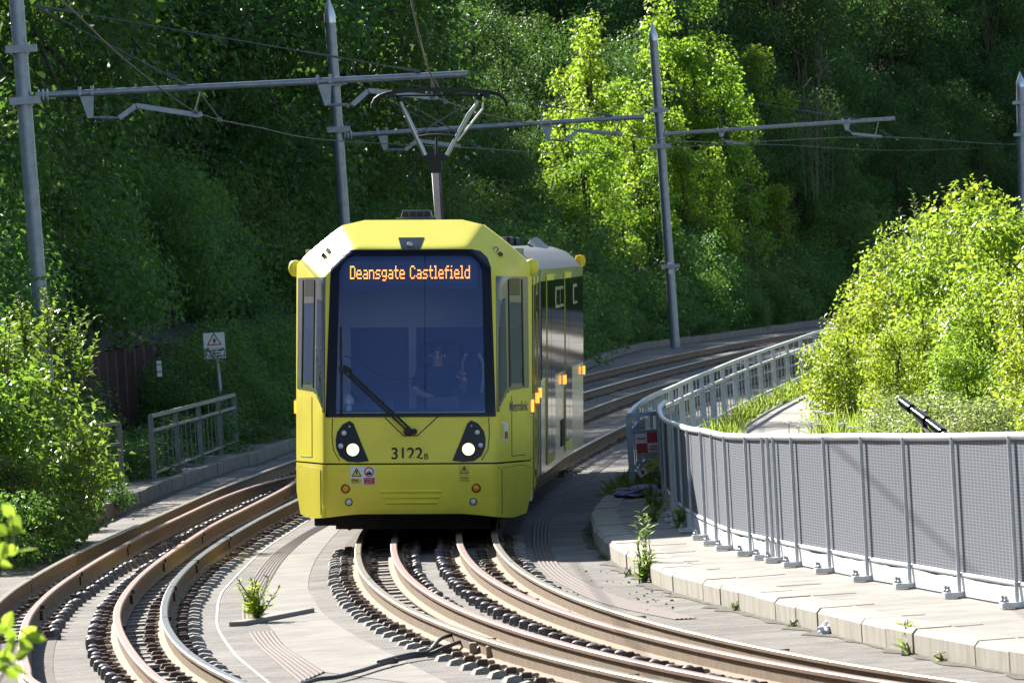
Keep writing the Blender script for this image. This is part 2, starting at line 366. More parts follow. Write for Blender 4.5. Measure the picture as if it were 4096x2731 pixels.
# pale screed zone between the two tracks
def ribbon(name, A, B, z, m, n=40):
    mb = MB(); A = cr([Vector((p[0], p[1], z)) for p in A], 6); B = cr([Vector((p[0], p[1], z)) for p in B], 6)
    k = min(len(A), len(B)); vs = []
    for i in range(k): vs += [A[i], B[i]]
    mb.add(vs, [(2*i, 2*i+1, 2*i+3, 2*i+2) for i in range(k-1)]); return structure(mb.build(name, m))
def r4(u, v, z=GZ): p = G(600+u/1.5986, 1750+v/1.5986, z); return (p.x, p.y)
def r2(u, v, z=GZ): p = G(2000+u/2.4086, 2080+v/2.4086, z); return (p.x, p.y)
def r5(u, v, z=GZ): p = G(2200+u/1.809, 1200+v/1.809, z); return (p.x, p.y)
SI = [r4(1150, 560), r4(1000, 650), r4(860, 780), r4(760, 940), r4(735, 1010), r4(730, 1100), r4(740, 1170), r4(790, 1240), r4(860, 1330), r4(960, 1400), r4(1119, 1500)]
SO = [r4(1119, 540), r4(940, 640), r4(760, 770), r4(640, 930), r4(600, 1030), r4(588, 1100), r4(590, 1170), r4(630, 1250), r4(700, 1340), r4(790, 1420), r4(960, 1568)]
PI = [(p[0], p[1]) for p in SI]
PO = [Vector(G(px_, py_, GZ)) for px_, py_ in ((1420, 2060), (1320, 2160), (1257, 2250), (1233, 2330), (1240, 2370), (1263, 2407), (1300, 2460), (1404, 2532), (1590, 2628), (1715, 2694), (1850, 2760))]
ribbon('screed', PI, [(q.x, q.y) for q in PO], GZ+.004, PALE)
# ribbed cable-duct covers, two lengths between the tracks and one along the right-hand walkway
def ribbed(A, B, label, nrib=6):
    A = cr([Vector((p[0], p[1], GZ+.006)) for p in A], 6); B = cr([Vector((p[0], p[1], GZ+.006)) for p in B], 6)
    k = min(len(A), len(B)); mb = MB(); n = nrib*2; vs = []
    for i in range(k):
        for j in range(n+1):
            vs.append(A[i].lerp(B[i], j/n) + Vector((0, 0, .010 if j % 2 else 0)))
    w_ = n+1
    mb.add(vs, [(i*w_+j, i*w_+j+1, (i+1)*w_+j+1, (i+1)*w_+j) for i in range(k-1) for j in range(n)])
    return tag(mb.build('duct_cover', STRIP), label, 'duct cover', 'ribbed duct covers')
ribbed(SO[:7], SI[:7], 'ribbed brown duct cover between the tracks, running back beside the leafy sapling')
ribbed(SO[7:], SI[7:], 'ribbed brown duct cover at the bottom edge, nearer than the slab joint strip')
RO = [r5(60, 1400), r2(340, 0), r2(312, 80), r2(305, 170), r2(310, 270), r2(350, 390), r2(430, 490), r2(590, 620), r2(900, 770), r2(1250, 870), r2(1686, 960)]
RI = [r5(170, 1380), r2(510, 0), r2(490, 80), r2(482, 170), r2(492, 270), r2(540, 380), r2(620, 475), r2(800, 590), r2(1100, 720), r2(1450, 830), r2(1900, 950)]
ribbed(RO, RI, 'long ribbed brown duct cover between the right-hand rail and the pale kerb', 5)
ribbed([r5(60, 1400), r5(300, 1240), r5(520, 1090)], [r5(170, 1380), r5(380, 1230), r5(560, 1100)], 'far ribbed duct cover beyond the tram shadow, by the grass at the railing', 4)
# white line
WL = [r4(1020, 525), r4(870, 620), r4(700, 740), r4(520, 920), r4(450, 1010), r4(430, 1120), r4(440, 1230), r4(540, 1380), r4(640, 1470), r4(800, 1600)]
mb = MB(); mb.sweep([Vector((p[0], p[1], GZ)) for p in cr([Vector((*q, 0)) for q in WL], 8)], [(-.013, .005), (.013, .005)], closed=False)
structure(mb.build('painted_line', PAINTW))
# slab joint bar
mb = MB(); a = Vector((*r4(555, 1205), GZ+.02)); b = Vector((*r4(1005, 1118), GZ+.02)); mb.beam(a, b, .16, .05)
tag(mb.build('joint_cover', BLOCKC, bevel=.01), 'grey concrete joint strip lying across the slab at the foot of the sapling', 'joint strip')

# ---- left kerb and verge
mb = MB(); rng = random.Random(3); acc = 0; last = LKp[0]; seglen = 1.1
def poly_walk(path, step):
    out = []; acc = 0; nxt = 0
    for a, b in zip(path[:-1], path[1:]):
        L = (b-a).length
        while nxt <= acc + L:
            t = (nxt-acc)/L; out.append(a.lerp(b, t)); nxt += step
        acc += L
    return out
st = poly_walk([p for p in LKp if 50 < p.y < 262], 1.0)
for a, b in zip(st[:-1], st[1:]):
    g = (b-a).normalized()*.006; dz = rng.uniform(-.012, .012); lf = Vector((-(b-a).y, (b-a).x, 0)).normalized()
    mb.beam(a+g+lf*(.08+rng.uniform(-.01, .01))+Vector((0, 0, .10+dz)), b-g+lf*(.08+rng.uniform(-.01, .01))+Vector((0, 0, .10+dz)), .16, .22)
structure(mb.build('kerb', KERBL, bevel=.012))
mb = MB(); mb.sweep([Vector((p.x, p.y, 0)) for p in LKp], [(-.14, -.015), (-.8, -.005), (-1.6, .0), (-3.4, -.02)], closed=False)
structure(mb.build('verge', GRAVEL))
# bank behind the left kerb
mb = MB(); prof = [(-3.32, -.05), (-3.35, 1.7), (-5, bank_z(5)), (-8, bank_z(8)), (-12, bank_z(12)), (-18, bank_z(18)), (-30, bank_z(30)), (-60, 19.0)]
mb.sweep([Vector((p.x, p.y, 0)) for p in LKp], prof, closed=False)
bank = structure(mb.build('embankment', SOIL))

# ---- right walkway, kerb, path, grass bank
RKb = [(1.25, 91), (.95, 86), (.78, 82), (.77, 79.6), (.79, 77), (.87, 74.2), (1.03, 70.9), (1.18, 68.4), (1.42, 65.6), (2.0, 61.0), (2.77, 55.4), (3.15, 53.1), (3.56, 50.9), (4.3, 47.2)]
RKp = cr([Vector((x, y, 0)) for x, y in RKb], 8)
mb = MB(); rng = random.Random(5)
st = poly_walk(RKp, 1.0)
for a, b in zip(st[:-1], st[1:]):
    t = (b-a).normalized(); lf = Vector((t.y, -t.x, 0)); lf = -lf if lf.x > 0 else lf; g = t*.017; e = Vector((0, 0, rng.uniform(-.006, .006))); o_ = lf*rng.uniform(-.008, .008)
    # block with a chamfered top arris
    pr = [(0, -.2), (0, -.035), (.035, .003), (.32, .003), (.32, -.2)]
    vs = []
    for p in (a+g, b-g): vs += [p - lf*x + Vector((0, 0, z)) + e + o_ for x, z in pr]
    mb.add(vs, [(4, 3, 2, 1, 0), (5, 6, 7, 8, 9), (0, 1, 6, 5), (1, 2, 7, 6), (2, 3, 8, 7), (3, 4, 9, 8)])
structure(mb.build('kerb', KERBM))
mb = MB(); n = len(RKp); vs = []
for i, p in enumerate(RKp):
    t = RKp[min(i+1, n-1)] - RKp[max(i-1, 0)]; t.normalize(); r = Vector((t.y, -t.x, 0)); r = -r if r.x < 0 else r
    vs += [p + r*.31 + Vector((0, 0, -.003)), p + r*3.4 + Vector((0, 0, -.003))]
mb.add(vs, [(2*i, 2*i+1, 2*i+3, 2*i+2) for i in range(n-1)])
# end face of the walkway
mb.add([vs[0], vs[1], vs[1]+Vector((0, 0, -.25)), vs[0]+Vector((0, 0, -.25))], [(0, 1, 2, 3)])
structure(mb.build('walkway', WALK))
# saw cuts on the walkway
mb = MB()
for k in range(3, len(st)-1, 2):
    p = st[k]; t = (st[k+1]-st[k]).normalized(); r = Vector((t.y, -t.x, 0)); r = -r if r.x < 0 else r
    mb.beam(p + r*.33 + Vector((0, 0, .0005)), p + r*rng.uniform(.45, .85) + t*rng.uniform(-.1, .1) + Vector((0, 0, .0005)), .012, .004)
structure(mb.build('walkway_joints', mat('joint_dirt', (.20, .18, .15), .9)))
# dirt and moss gathered along the kerb feet
DIRT = mat('kerb_foot_dirt', (.16, .14, .105), .95, noise=1.0, nscale=9, col2=(.045, .045, .025), bump=.6, bscale=40)
def dirt(path, side, seed):
    r_ = random.Random(seed); P_ = poly_walk(path, .35); mb = MB(); vs = []; n = len(P_)
    for i, p in enumerate(P_):
        t = P_[min(i+1, n-1)] - P_[max(i-1, 0)]; t.normalize(); lf = Vector((-t.y, t.x, 0))*side
        vs += [Vector((p.x, p.y, GZ+.014)), Vector((p.x, p.y, GZ+.006)) + lf*abs(r_.gauss(.05, .06)) + lf*.012]
    mb.add(vs, [(2*i, 2*i+1, 2*i+3, 2*i+2) for i in range(n-1)]); structure(mb.build('kerb_dirt', DIRT))
dirt([p for p in RKp], 1 if RKp[0].y < RKp[-1].y else -1, 3)
dirt([p for p in LKp if 60 < p.y < 240], -1, 4)
RAILP = [(1.41, 88.3), (1.53, 91.4), (1.68, 94.6), (1.95, 98.7), (2.28, 102.6), (2.72, 108.1), (3.21, 113.7), (3.82, 121.0), (4.55, 128.7), (5.4, 137.5), (6.41, 147.9), (7.46, 156.4), (8.7, 165), (10.4, 176)]
# earth bank right of the railing (rises to the right) with the footpath on it
def right_z(x, y):
    d = x - np.interp(y, [p[1] for p in RAILP], [p[0] for p in RAILP])
    return .04 + max(0, d-2.2)*.12
mb = MB(); ys = np.linspace(88.6, 180, 40); offs = [-.25, .4, 1.2, 2.2, 3.5, 6, 10, 30]
vs = []
for y in ys:
    x0 = np.interp(y, [p[1] for p in RAILP], [p[0] for p in RAILP])
    vs += [(x0-.25, y, GZ)] + [(x0+o, y, right_z(x0+o, y)) for o in offs]
k = len(offs)+1
mb.add(vs, [(i*k+j, i*k+j+1, (i+1)*k+j+1, (i+1)*k+j) for i in range(len(ys)-1) for j in range(k-1)])
mb.add([(5.6, 46, .02), (40, 46, .3), (40, 88.7, .3), (1.95, 88.7, .02), (2.05, 76, .02), (2.7, 67, .02), (3.75, 60, .02)], [(0, 1, 2, 3, 4, 5, 6)])
structure(mb.build('grass_bank', mat('grass_soil', (.10, .12, .035), .95, noise=.8, nscale=5, col2=(.06, .075, .02))))
PL = [r5(1370, 945, .06), r5(1500, 850, .06), r5(1650, 768, .06), r5(1850, 690, .06), r5(2050, 618, .06), r5(2250, 560, .06)]
mb = MB(); pp = cr([Vector((x, y, .0)) for x, y in PL], 6); vs = []
pp = [Vector((pp[0].x-.5, pp[0].y-14, 0))] + pp
for p in pp: vs += [Vector((p.x, p.y, .075)), Vector((p.x+1.6, p.y, .095))]
mb.add(vs, [(2*i, 2*i+1, 2*i+3, 2*i+2) for i in range(len(pp)-1)])
structure(mb.build('footpath', PATHM))

# ------------------------------------------------------------------ rails
def rail(path, label, guard=False, joints=6.0, phase=0.0, head=None):
    mb = MB(); h = .17
    prof = [(-.068, -h), (.068, -h), (.068, -h+.012), (.012, -h+.03), (.011, -.045), (.034, -.034), (.036, -.008), (.027, 0), (-.027, 0), (-.036, -.008), (-.034, -.034), (-.011, -.045), (-.012, -h+.03), (-.068, -h+.012)]
    if guard: prof = [(x, z+.005) for x, z in prof]; mis = [1, 1, 1, 1, 1, 0, 0, 0, 0, 0, 1, 1, 1, 1]; mats = [GUARD, RUSTW]
    else: mis = [1, 1, 1, 1, 1, 1, 0, 0, 0, 1, 1, 1, 1, 1]; mats = [head or STEEL, RUSTW]
    mb.sweep(path, prof, mis)
    o = mb.build('guard_rail' if guard else 'running_rail', mats, smooth=40)
    tag(o, label, 'rail', 'guard rails' if guard else 'running rails')
    jb = 0
    for p, q in list(zip(poly_walk(path, joints), poly_walk(path, joints)[1:])):
        if p.y > 80 or p.y < 49: continue
        t = (q-p).normalized(); a = p + t*(phase*joints); m = MB()
        m.beam(a+Vector((0, 0, -.10)), a+t*.022+Vector((0, 0, -.10)), .030, .10); m.beam(a+Vector((0, 0, -.018)), a+t*.012+Vector((0, 0, -.018)), .075, .043)
        m.build('rail_joint', INK, o)
        jb += 1
    return o
p_rr = rail_path(R_C, .75, .85, 44, 250); p_lr = rail_path(R_C, -.75, -.85, 44, 250)
p_rg = rail_path(R_C, .36, .40, 44, 88); p_lg = rail_path(R_C, -.36, -.40, 44, 88)
p_l1 = cr([Vector((x, y, 0)) for x, y in [(-2.3, 44), (-3.6, 50), (-4.36, 54.7), (-4.83, 60), (-5.16, 66), (-5.27, 70.5), (-5.26, 74), (-5.19, 78), (-5.03, 83), (-4.72, 90.5), (-4.38, 98.6), (-4.08, 104), (-3.78, 109), (-3.45, 114)]], 6)
p_l1 = p_l1 + [p for p in rail_path(L_C, -.80, -.95, 44, 260) if p.y > 120]
p_l4 = rail_path(L_C, .80, .95, 44, 260)
L2P = [(-1.75, 44), (-3.1, 50.5), (-3.91, 54.7), (-4.13, 56.9), (-4.38, 60), (-4.6, 63.4), (-4.75, 66.8), (-4.82, 71), (-4.78, 76), (-4.68, 81), (-4.55, 85.5), (-4.37, 90), (-4.16, 95), (-3.9, 99), (-3.58, 102), (-3.36, 103.6)]
L3P = [(-.75, 44), (-2.3, 50.5), (-2.82, 53.5), (-3.11, 55.9), (-3.4, 58.9), (-3.69, 62.5), (-3.89, 66), (-4.0, 70), (-4.03, 74), (-3.97, 79), (-3.83, 85.6), (-3.62, 90.7), (-3.4, 96.1), (-3.29, 99.4), (-3.24, 102.8)]
p_l2 = cr([Vector((x, y, 0)) for x, y in L2P], 5); p_l3 = cr([Vector((x, y, 0)) for x, y in L3P], 5)
rail(p_rr, 'bright-topped running rail nearest the right-hand walkway, curving back past the tram', phase=.45)
rail(p_lr, 'bright-topped running rail on the left side of the track the tram stands on', phase=.2)
rail(p_rg, 'pinkish rusty guard rail beside the walkway-side running rail in front of the tram', True, 5.2, .15)
rail(p_lg, 'pinkish rusty guard rail just right of the left running rail in front of the tram', True, 5.2, .6)
rail(p_l1, 'dark outermost running rail of the empty left track, nearest the left kerb')
rail(p_l4, 'polished running rail of the empty left track, nearest the painted white line', phase=.3, head=STEELP)
rail(p_l2, 'rusty guard rail with a flared end, next to the dark outermost rail on the left', True, 7, .4)
rail(p_l3, 'rusty guard rail with a flared end, next to the polished rail of the left track', True, 7, .7)

BEDM = mat('track_bed_grime', (.15, .125, .10), .92, noise=.9, nscale=5, col2=(.07, .052, .038), bump=.4, bscale=40)
for path_, sg_, wi_ in ((p_rr, 1, .62), (p_lr, -1, .62), (p_l1, -1, .70), (p_l4, 1, .70)):
    mb = MB(); mb.sweep([Vector((p.x, p.y, GZ+.004)) for p in path_], [(-sg_*wi_, 0), (sg_*.26, 0)] if sg_ > 0 else [(sg_*.26, 0), (-sg_*wi_, 0)], closed=False); structure(mb.build('track_bed', BEDM))
# rail fastenings: concrete block and dark spring clips every 0.7 m, one unit for each running rail and its guard
def lump(mb, c, ax, L, w_, h, mi):
    """rounded lump: ellipsoid-like octagonal prism along ax"""
    ax = Vector(ax).normalized(); sd = Vector((-ax.y, ax.x, 0)); c = Vector(c); vs = []; ns = 7
    secs = [(-.5, .55), (-.36, .95), (0, 1.0), (.36, .95), (.5, .6)]
    for t, k in secs:
        for j in range(ns+1):
            a = math.pi*j/ns; vs.append(c + ax*(L*t) + sd*(math.cos(a)*w_/2*k) + Vector((0, 0, math.sin(a)*h*k)))
    m_ = ns+1
    mb.add(vs, [(i*m_+j, i*m_+j+1, (i+1)*m_+j+1, (i+1)*m_+j) for i in range(len(secs)-1) for j in range(ns)] + [tuple(range(m_)), tuple((len(secs)-1)*m_+j for j in range(m_))], mi)
def fast_meshes(sep, outer=True, guard=True):
    """local frame: x = away from the guard side (outward), y = along the rail; origin at the running rail foot on the slab"""
    a = MB(); b = MB()
    # concrete block outside, with sloped shoulders
    pr = [(.205, 0), (.205, .045), (.25, .056), (.315, .042), (.34, 0)]
    vs = [(x, y, z) for y in (-.095, .095) for x, z in pr]; vs = [(x, y*(.7 if z > .04 else 1), z) for x, y, z in vs]
    a.add(vs, [(4, 3, 2, 1, 0), (5, 6, 7, 8, 9), (0, 1, 6, 5), (1, 2, 7, 6), (2, 3, 8, 7), (3, 4, 9, 8)])
    a.box(((.20-sep-.26)/2, 0, .012) if guard else (0, 0, .012), (.46+sep, .2, .024) if guard else (.42, .2, .024))
    parts = []
    def part(fn, nm):
        m_ = MB(); fn(m_); parts.append((nm, m_.mesh(nm, [CLIPD, CLIPT, KNOB], smooth=35))); fn(b)
    part(lambda m_: (lump(m_, (.155, 0, .02), (1, 0, 0), .11, .09, .055, 0), lump(m_, (.09, .02, .03), (1, 0, 0), .07, .055, .035, 1)), 'spring_clip')
    part(lambda m_: (lump(m_, (-.15, 0, .02), (1, 0, 0), .10, .085, .05, 0), lump(m_, (-.095, .03, .03), (1, 0, 0), .07, .05, .03, 1)), 'spring_clip')
    if guard:
        part(lambda m_: (lump(m_, (-sep-.11, .02, .03), (1, 0, 0), .09, .055, .035, 1), lump(m_, (-sep-.16, 0, .02), (1, 0, 0), .09, .09, .065, 0)), 'spring_clip')
        part(lambda m_: m_.lathe((-sep-.235, 0, .0), [(.055, 0), (.058, .03), (.05, .06), (.045, .085), (.02, .1)], 9, mi=2), 'bolt_knob')
    return a.mesh('block', BLOCKC), b.mesh('clip', [CLIPD, CLIPT, KNOB], smooth=35), parts
FM = {k: fast_meshes(k) for k in (.38, .44)}; FMN = fast_meshes(.4, guard=False)
fast_count = [0]; far_units = []
def fastenings(path, sign, sep, guard_to, label, y0=48, y1=205):
    pts = poly_walk(path, .7)
    for i in range(len(pts)-1):
        p = pts[i]
        if p.y < y0 or p.y > y1: continue
        t = (pts[i+1]-p).normalized(); out = Vector((t.y, -t.x, 0))*sign
        ang = math.atan2(out.y, out.x) + random.uniform(-.07, .07)
        ms = FM[sep] if p.y < guard_to else FMN
        px, py = proj((p.x, p.y, 0))
        if not (-80 < px < 4180 and py < 2830): continue
        if 80.5 < p.y < 100 and path in (p_rr, p_lr): continue     # hidden below the tram
        m = Matrix.Translation((p.x + random.uniform(-.012, .012), p.y + random.uniform(-.05, .05), GZ + random.uniform(-.008, .006))) @ Matrix.Rotation(ang, 4, 'Z') @ Matrix.Diagonal((1, random.uniform(.85, 1.12), random.uniform(.85, 1.1), 1))
        if sign*1 < 0: pass
        far_units.append((p.y, m, ms, label))
fastenings(p_lr, -1, .38, 86, 'grey block and dark clips fastening the left rail of the tram track')
fastenings(p_rr, 1, .38, 86, 'dark clips and round knobs along the walkway-side rail in front of the tram')
fastenings(p_l1, -1, .44, 103, 'dark clips and knobs along the outermost rail of the empty left track')
fastenings(p_l4, 1, .44, 102, 'grey block and dark clips along the polished rail of the empty left track')
JOINED = {}
far_units.sort(key=lambda q: q[0])
for Y, m, ms, label in far_units[:300]:
    if Y < 72:
        o = bpy.data.objects.new('rail_fastening', ms[0]); C.objects.link(o); o.matrix_world = m
        for nm, me in ms[2]: c = bpy.data.objects.new(nm, me); C.objects.link(c); c.parent = o
    else:
        if id(ms) not in JOINED:
            mb = MB()
            for k_, me in enumerate(ms[:2]):
                for pl in me.polygons: mb.f.append(tuple(i + (len(ms[0].vertices) if k_ else 0) for i in pl.vertices)); mb.m.append(pl.material_index + k_)
                mb.v += [tuple(v.co) for v in me.vertices]
            JOINED[id(ms)] = mb.mesh('rail_fastening', [BLOCKC, CLIPD, CLIPT, KNOB])
        o = bpy.data.objects.new('rail_fastening', JOINED[id(ms)]); C.objects.link(o); o.matrix_world = m
    tag(o, label, 'rail fastening', label)
mb = MB()
for Y, m, ms, label in far_units[300:]:
    for k, me in enumerate(ms[:2]):
        mb.add([m @ v.co for v in me.vertices], [tuple(pl.vertices) for pl in me.polygons], k)
if far_units[300:]:
    o = mb.build('rail_fastenings', [BLOCKC, CLIPD]); tag(o, 'rows of tiny rail fastenings along the far tracks receding behind the tram', 'rail fastenings', kind='stuff')

# ------------------------------------------------------------------ white mesh fence along the walkway
FT = [(4380, 1727), (4048.6, 1726.9), (3815.7, 1732.2), (3617, 1734.5), (3450.7, 1732), (3306.4, 1734.5), (3182, 1734.5), (3101.8, 1734.5), (3077, 1734.5), (3056, 1734.5), (2991, 1734.5), (2910.9, 1732), (2851, 1723), (2807.8, 1713), (2762, 1705.5), (2723.8, 1696), (2697, 1688.7), (2689, 1685), (2681.8, 1682.6), (2655, 1672), (2640, 1660), (2630, 1644)]
FB = [(4.42, 53.7), (3.97, 56.2), (3.64, 58.3), (3.34, 60.3), (3.06, 62.0), (2.81, 63.9), (2.58, 65.5), (2.45, 66.6), (2.41, 67.0), (2.37, 67.35), (2.24, 68.4), (2.08, 69.9), (1.99, 71.2), (1.92, 72.7), (1.83, 74.6), (1.78, 76.2), (1.75, 77.7), (1.74, 78.5), (1.735, 79.3), (1.72, 81.6), (1.735, 84.0), (1.765, 86.5)]
RET = [(2629, 1634, 88.0, 1.80), (2633, 1620, 90.5, 1.86), (2640, 1607, 93.0, 1.95), (2649, 1600, 95.5, 2.04)]
fence = empty('mesh_fence', (FB[4][0], FB[4][1], 0)); tag(fence, 'long pale mesh fence with grey panels bordering the right-hand walkway', 'fence')
fo = Vector(fence.location)
F_b = []; F_t = []
for (tx, ty), (x, y) in zip(FT, FB):
    q = AT(tx, ty, y); F_b.append(Vector((x, y, 0)) - fo); F_t.append(Vector((x+.01, y, q.z)) - fo)
for tx, ty, y, x in RET:
    q = AT(tx, ty, y); F_b.append(Vector((x, y, 0.05)) - fo); F_t.append(Vector((x, y, q.z)) - fo)
mb = MB(); tp = cr(F_t, 4); mb.tube([p+Vector((0, 0, -.03)) for p in tp], .034, 10); mb.build('top_rail', GALVL, fence, smooth=50)
mb = MB(); bp_ = cr([p+Vector((0, 0, .19)) for p in F_b], 4); mb.tube(bp_, .022, 8); mb.build('bottom_rail', GALVL, fence, smooth=50)
nskip = {8, 17}
for i, (b, t) in enumerate(zip(F_b, F_t)):
    mb = MB(); mb.tube([b + Vector((-.035, -.01, 0)), t + Vector((-.03, -.01, -.03))], .017, 8)
    po = mb.build('post', GALVL, fence, smooth=50)
    if i not in nskip and i < 21:
        tt = (F_b[min(i+1, len(F_b)-1)] - F_b[max(i-1, 0)]); a = math.atan2(tt.y, tt.x); rot = Matrix.Rotation(a, 3, 'Z')
        mb = MB(); mb.box(b + rot @ Vector((0, .09, .028)), (.13, .17, .045), rot); f1 = mb
        fo_ = mb.build('foot', GALVL, po, bevel=.006)
        for s in (-.055, .055): mb = MB(); mb.lathe(b + rot @ Vector((s, .14, .055)), [(.022, 0), (.022, .018), (.012, .024), (.012, .05)], 8); mb.build('bolt', GALV, po)
for i in range(len(F_b)-1):
    if i in (7, 8, 16, 17) and (F_b[i+1]-F_b[i]).length < .5: pass
    b0, b1, t0, t1 = F_b[i], F_b[i+1], F_t[i], F_t[i+1]
    L = (b1-b0).length; me = bpy.data.meshes.new('panel'); z0 = Vector((0, 0, .20)); z1 = Vector((0, 0, -.06))
    nrm = Vector((b1.y-b0.y, b0.x-b1.x, 0)).normalized()*.006; nrm = nrm if nrm.x > 0 else -nrm
    vs = [b0+z0, b1+z0, t1+z1, t0+z1]; vs = vs + [v+nrm for v in vs]
    me.from_pydata([tuple(v) for v in vs], [], [(0, 1, 2, 3), (7, 6, 5, 4), (0, 4, 5, 1), (1, 5, 6, 2), (2, 6, 7, 3), (3, 7, 4, 0)])
    uv = me.uv_layers.new(name='UVMap'); d = i*1.37
    h0 = (t0-b0).z; h1 = (t1-b1).z
    UV = [(d, 0), (d+L, 0), (d+L, h1-.26), (d, h0-.26)]*2
    for lp in me.loops: uv.data[lp.index].uv = UV[lp.vertex_index]
    me.materials.append(MESHP); o = bpy.data.objects.new('mesh_panel', me); C.objects.link(o); o.parent = fence
    # white kick sheet, sagging between its ties
    mb = MB(); n = 8; vs = []; rng = random.Random(i)
    for k in range(n+1):
        p = b0.lerp(b1, k/n) - nrm*1.5; sag = .018*math.sin(math.pi*k/n)*rng.uniform(.3, 1.2); vs += [p + Vector((0, 0, .012)), p - nrm*(.5+math.sin(k*1.9)) + Vector((0, 0, .17 - sag))]
    mb.add(vs, [(2*k, 2*k+1, 2*k+3, 2*k+2) for k in range(n)]); k_ = mb.build('kick_sheet', WHITE, fence)
    k_.modifiers.new('s', 'SOLIDIFY').thickness = .004

# ------------------------------------------------------------------ galvanised pedestrian railings
def guardrail(name, label, path, z0, ztop, every, cat='railing', bars=4, drop=.22, mats=GALV, posts=None):
    root = empty(name, path[0]); tag(root, label, cat, 'pedestrian guard railings'); o0 = Vector(path[0])
    P = posts or poly_walk(path, every)
    zt = lambda p: (ztop(p) if callable(ztop) else ztop); zb = lambda p: (z0(p) if callable(z0) else z0)
    loc = [Vector((p.x-o0.x, p.y-o0.y, -o0.z)) for p in P]
    mb = MB()
    for a, b, p, q in zip(loc[:-1], loc[1:], P[:-1], P[1:]):
        mb.beam(a+Vector((0, 0, zt(p))), b+Vector((0, 0, zt(q))), .055, .055)
    mb.build('top_rail', mats, root)
    mb = MB()
    for a, b, p, q in zip(loc[:-1], loc[1:], P[:-1], P[1:]):
        mb.beam(a+Vector((0, 0, zt(p)-drop)), b+Vector((0, 0, zt(q)-drop)), .04, .04)
        mb.beam(a+Vector((0, 0, zb(p)+.12)), b+Vector((0, 0, zb(q)+.12)), .04, .03)
    mb.build('lower_rails', mats, root)
    for a, p in zip(loc, P):
        mb = MB(); mb.beam(a+Vector((0, 0, zb(p)-.1)), a+Vector((0, 0, zt(p))), .075, .06); mb.build('post', mats, root)
    for a, b, p, q in zip(loc[:-1], loc[1:], P[:-1], P[1:]):
        for k in range(1, bars+1):
            t = k/(bars+1); c = a.lerp(b, t); zz = lerp(zt(p), zt(q), t); zl = lerp(zb(p), zb(q), t)
            mb = MB(); mb.tube([c+Vector((0, 0, zl+.12)), c+Vector((0, 0, zz-drop))], .0085, 6); mb.build('infill_bar', mats, root)
        c = a.lerp(b, .5); zz = lerp(zt(p), zt(q), .5); mb = MB(); mb.tube([c+Vector((0, 0, zz-drop)), c+Vector((0, 0, zz))], .009, 6); mb.build('infill_bar', mats, root)
    return root
rp = cr([Vector((x, y, 0)) for x, y in RAILP[:-2]], 4)
guardrail('guard_railing', 'long curved pale grey railing above the grass strip, ending at the right bush', rp, .05, .95, 2.05, mats=GALVL, bars=3, posts=[Vector((x_, y_, 0)) for x_, y_ in [r5(u_, np.interp(u_, [565, 600, 650, 750, 870, 1015, 1165, 1330, 1515, 1710, 1910, 2125, 2250], [835, 790, 745, 690, 640, 575, 515, 445, 378, 310, 240, 185, 160]), .95) for u_ in (568, 625, 690, 750, 808, 872, 943, 1016, 1092, 1168, 1246, 1332, 1420, 1516, 1612, 1711, 1811, 1911, 2016, 2125, 2230)]])
# end gate of that railing, turned across behind the mesh fence
endp = [Vector((1.41, 88.3, 0)), Vector((2.0, 88.42, 0))]
er = guardrail('guard_railing', 'short railing return facing the camera, with the red and white warning board hung on it', endp, .1, .955, .6, bars=4, posts=endp)
lr_ = [Vector((-5.53, 105.3, 0)), Vector((-5.36, 109.6, 0)), Vector((-5.19, 113.8, 0)), Vector((-5.04, 118.0, 0)), Vector((-4.92, 121.9, 0))]
guardrail('guard_railing', 'grey four-bay railing on the left verge in front of the electric wire sign', cr(lr_, 1), 0, lambda p: lerp(.98, .92, (p.y-105)/17), 4.17, posts=lr_, bars=4, drop=.22, mats=mat('railing_weathered', (.26, .26, .24), .6, metal=.3, noise=.7, nscale=6, col2=(.17, .17, .15)))
sp = [Vector((*G(325, 1985, 0).xy, 0)), Vector((*G(398, 1965, 0).xy, 0))]
sp[1] = Vector((sp[0].x+.52, sp[0].y+1.6, 0))
guardrail('guard_railing', 'short end of a second railing half hidden by the sunlit left bush', sp, 0, .98, (sp[1]-sp[0]).length*.99, bars=3, drop=.3, mats=MATS['railing_weathered'])

# ------------------------------------------------------------------ signs
def sign_plate(parent, name, w_, h_, m, mtx, thick=.004):
    mb = MB(); flat_poly(mb, [(-w_/2, -h_/2), (w_/2, -h_/2), (w_/2, h_/2), (-w_/2, h_/2)], thick, Matrix()); o = mb.build(name, m, parent); o.matrix_local = mtx; return o
def face_poly(parent, name, pts, m, mtx, lift=.002, thick=.0015):
    mb = MB(); flat_poly(mb, pts, thick, Matrix.Translation((0, 0, lift))); o = mb.build(name, m, parent); o.matrix_local = mtx; return o
def scale_pts(pts, c, k): return [(c[0]+(x-c[0])*k, c[1]+(y-c[1])*k) for x, y in pts]
def ring_poly(parent, name, outer, inner, m, mtx, lift=.003):
    n = len(outer); mb = MB(); vs = [(x, y, lift) for x, y in outer] + [(x, y, lift) for x, y in inner]
    mb.add(vs, [(i, (i+1) % n, (i+1) % n+n, i+n) for i in range(n)]); o = mb.build(name, m, parent); o.matrix_local = mtx; return o
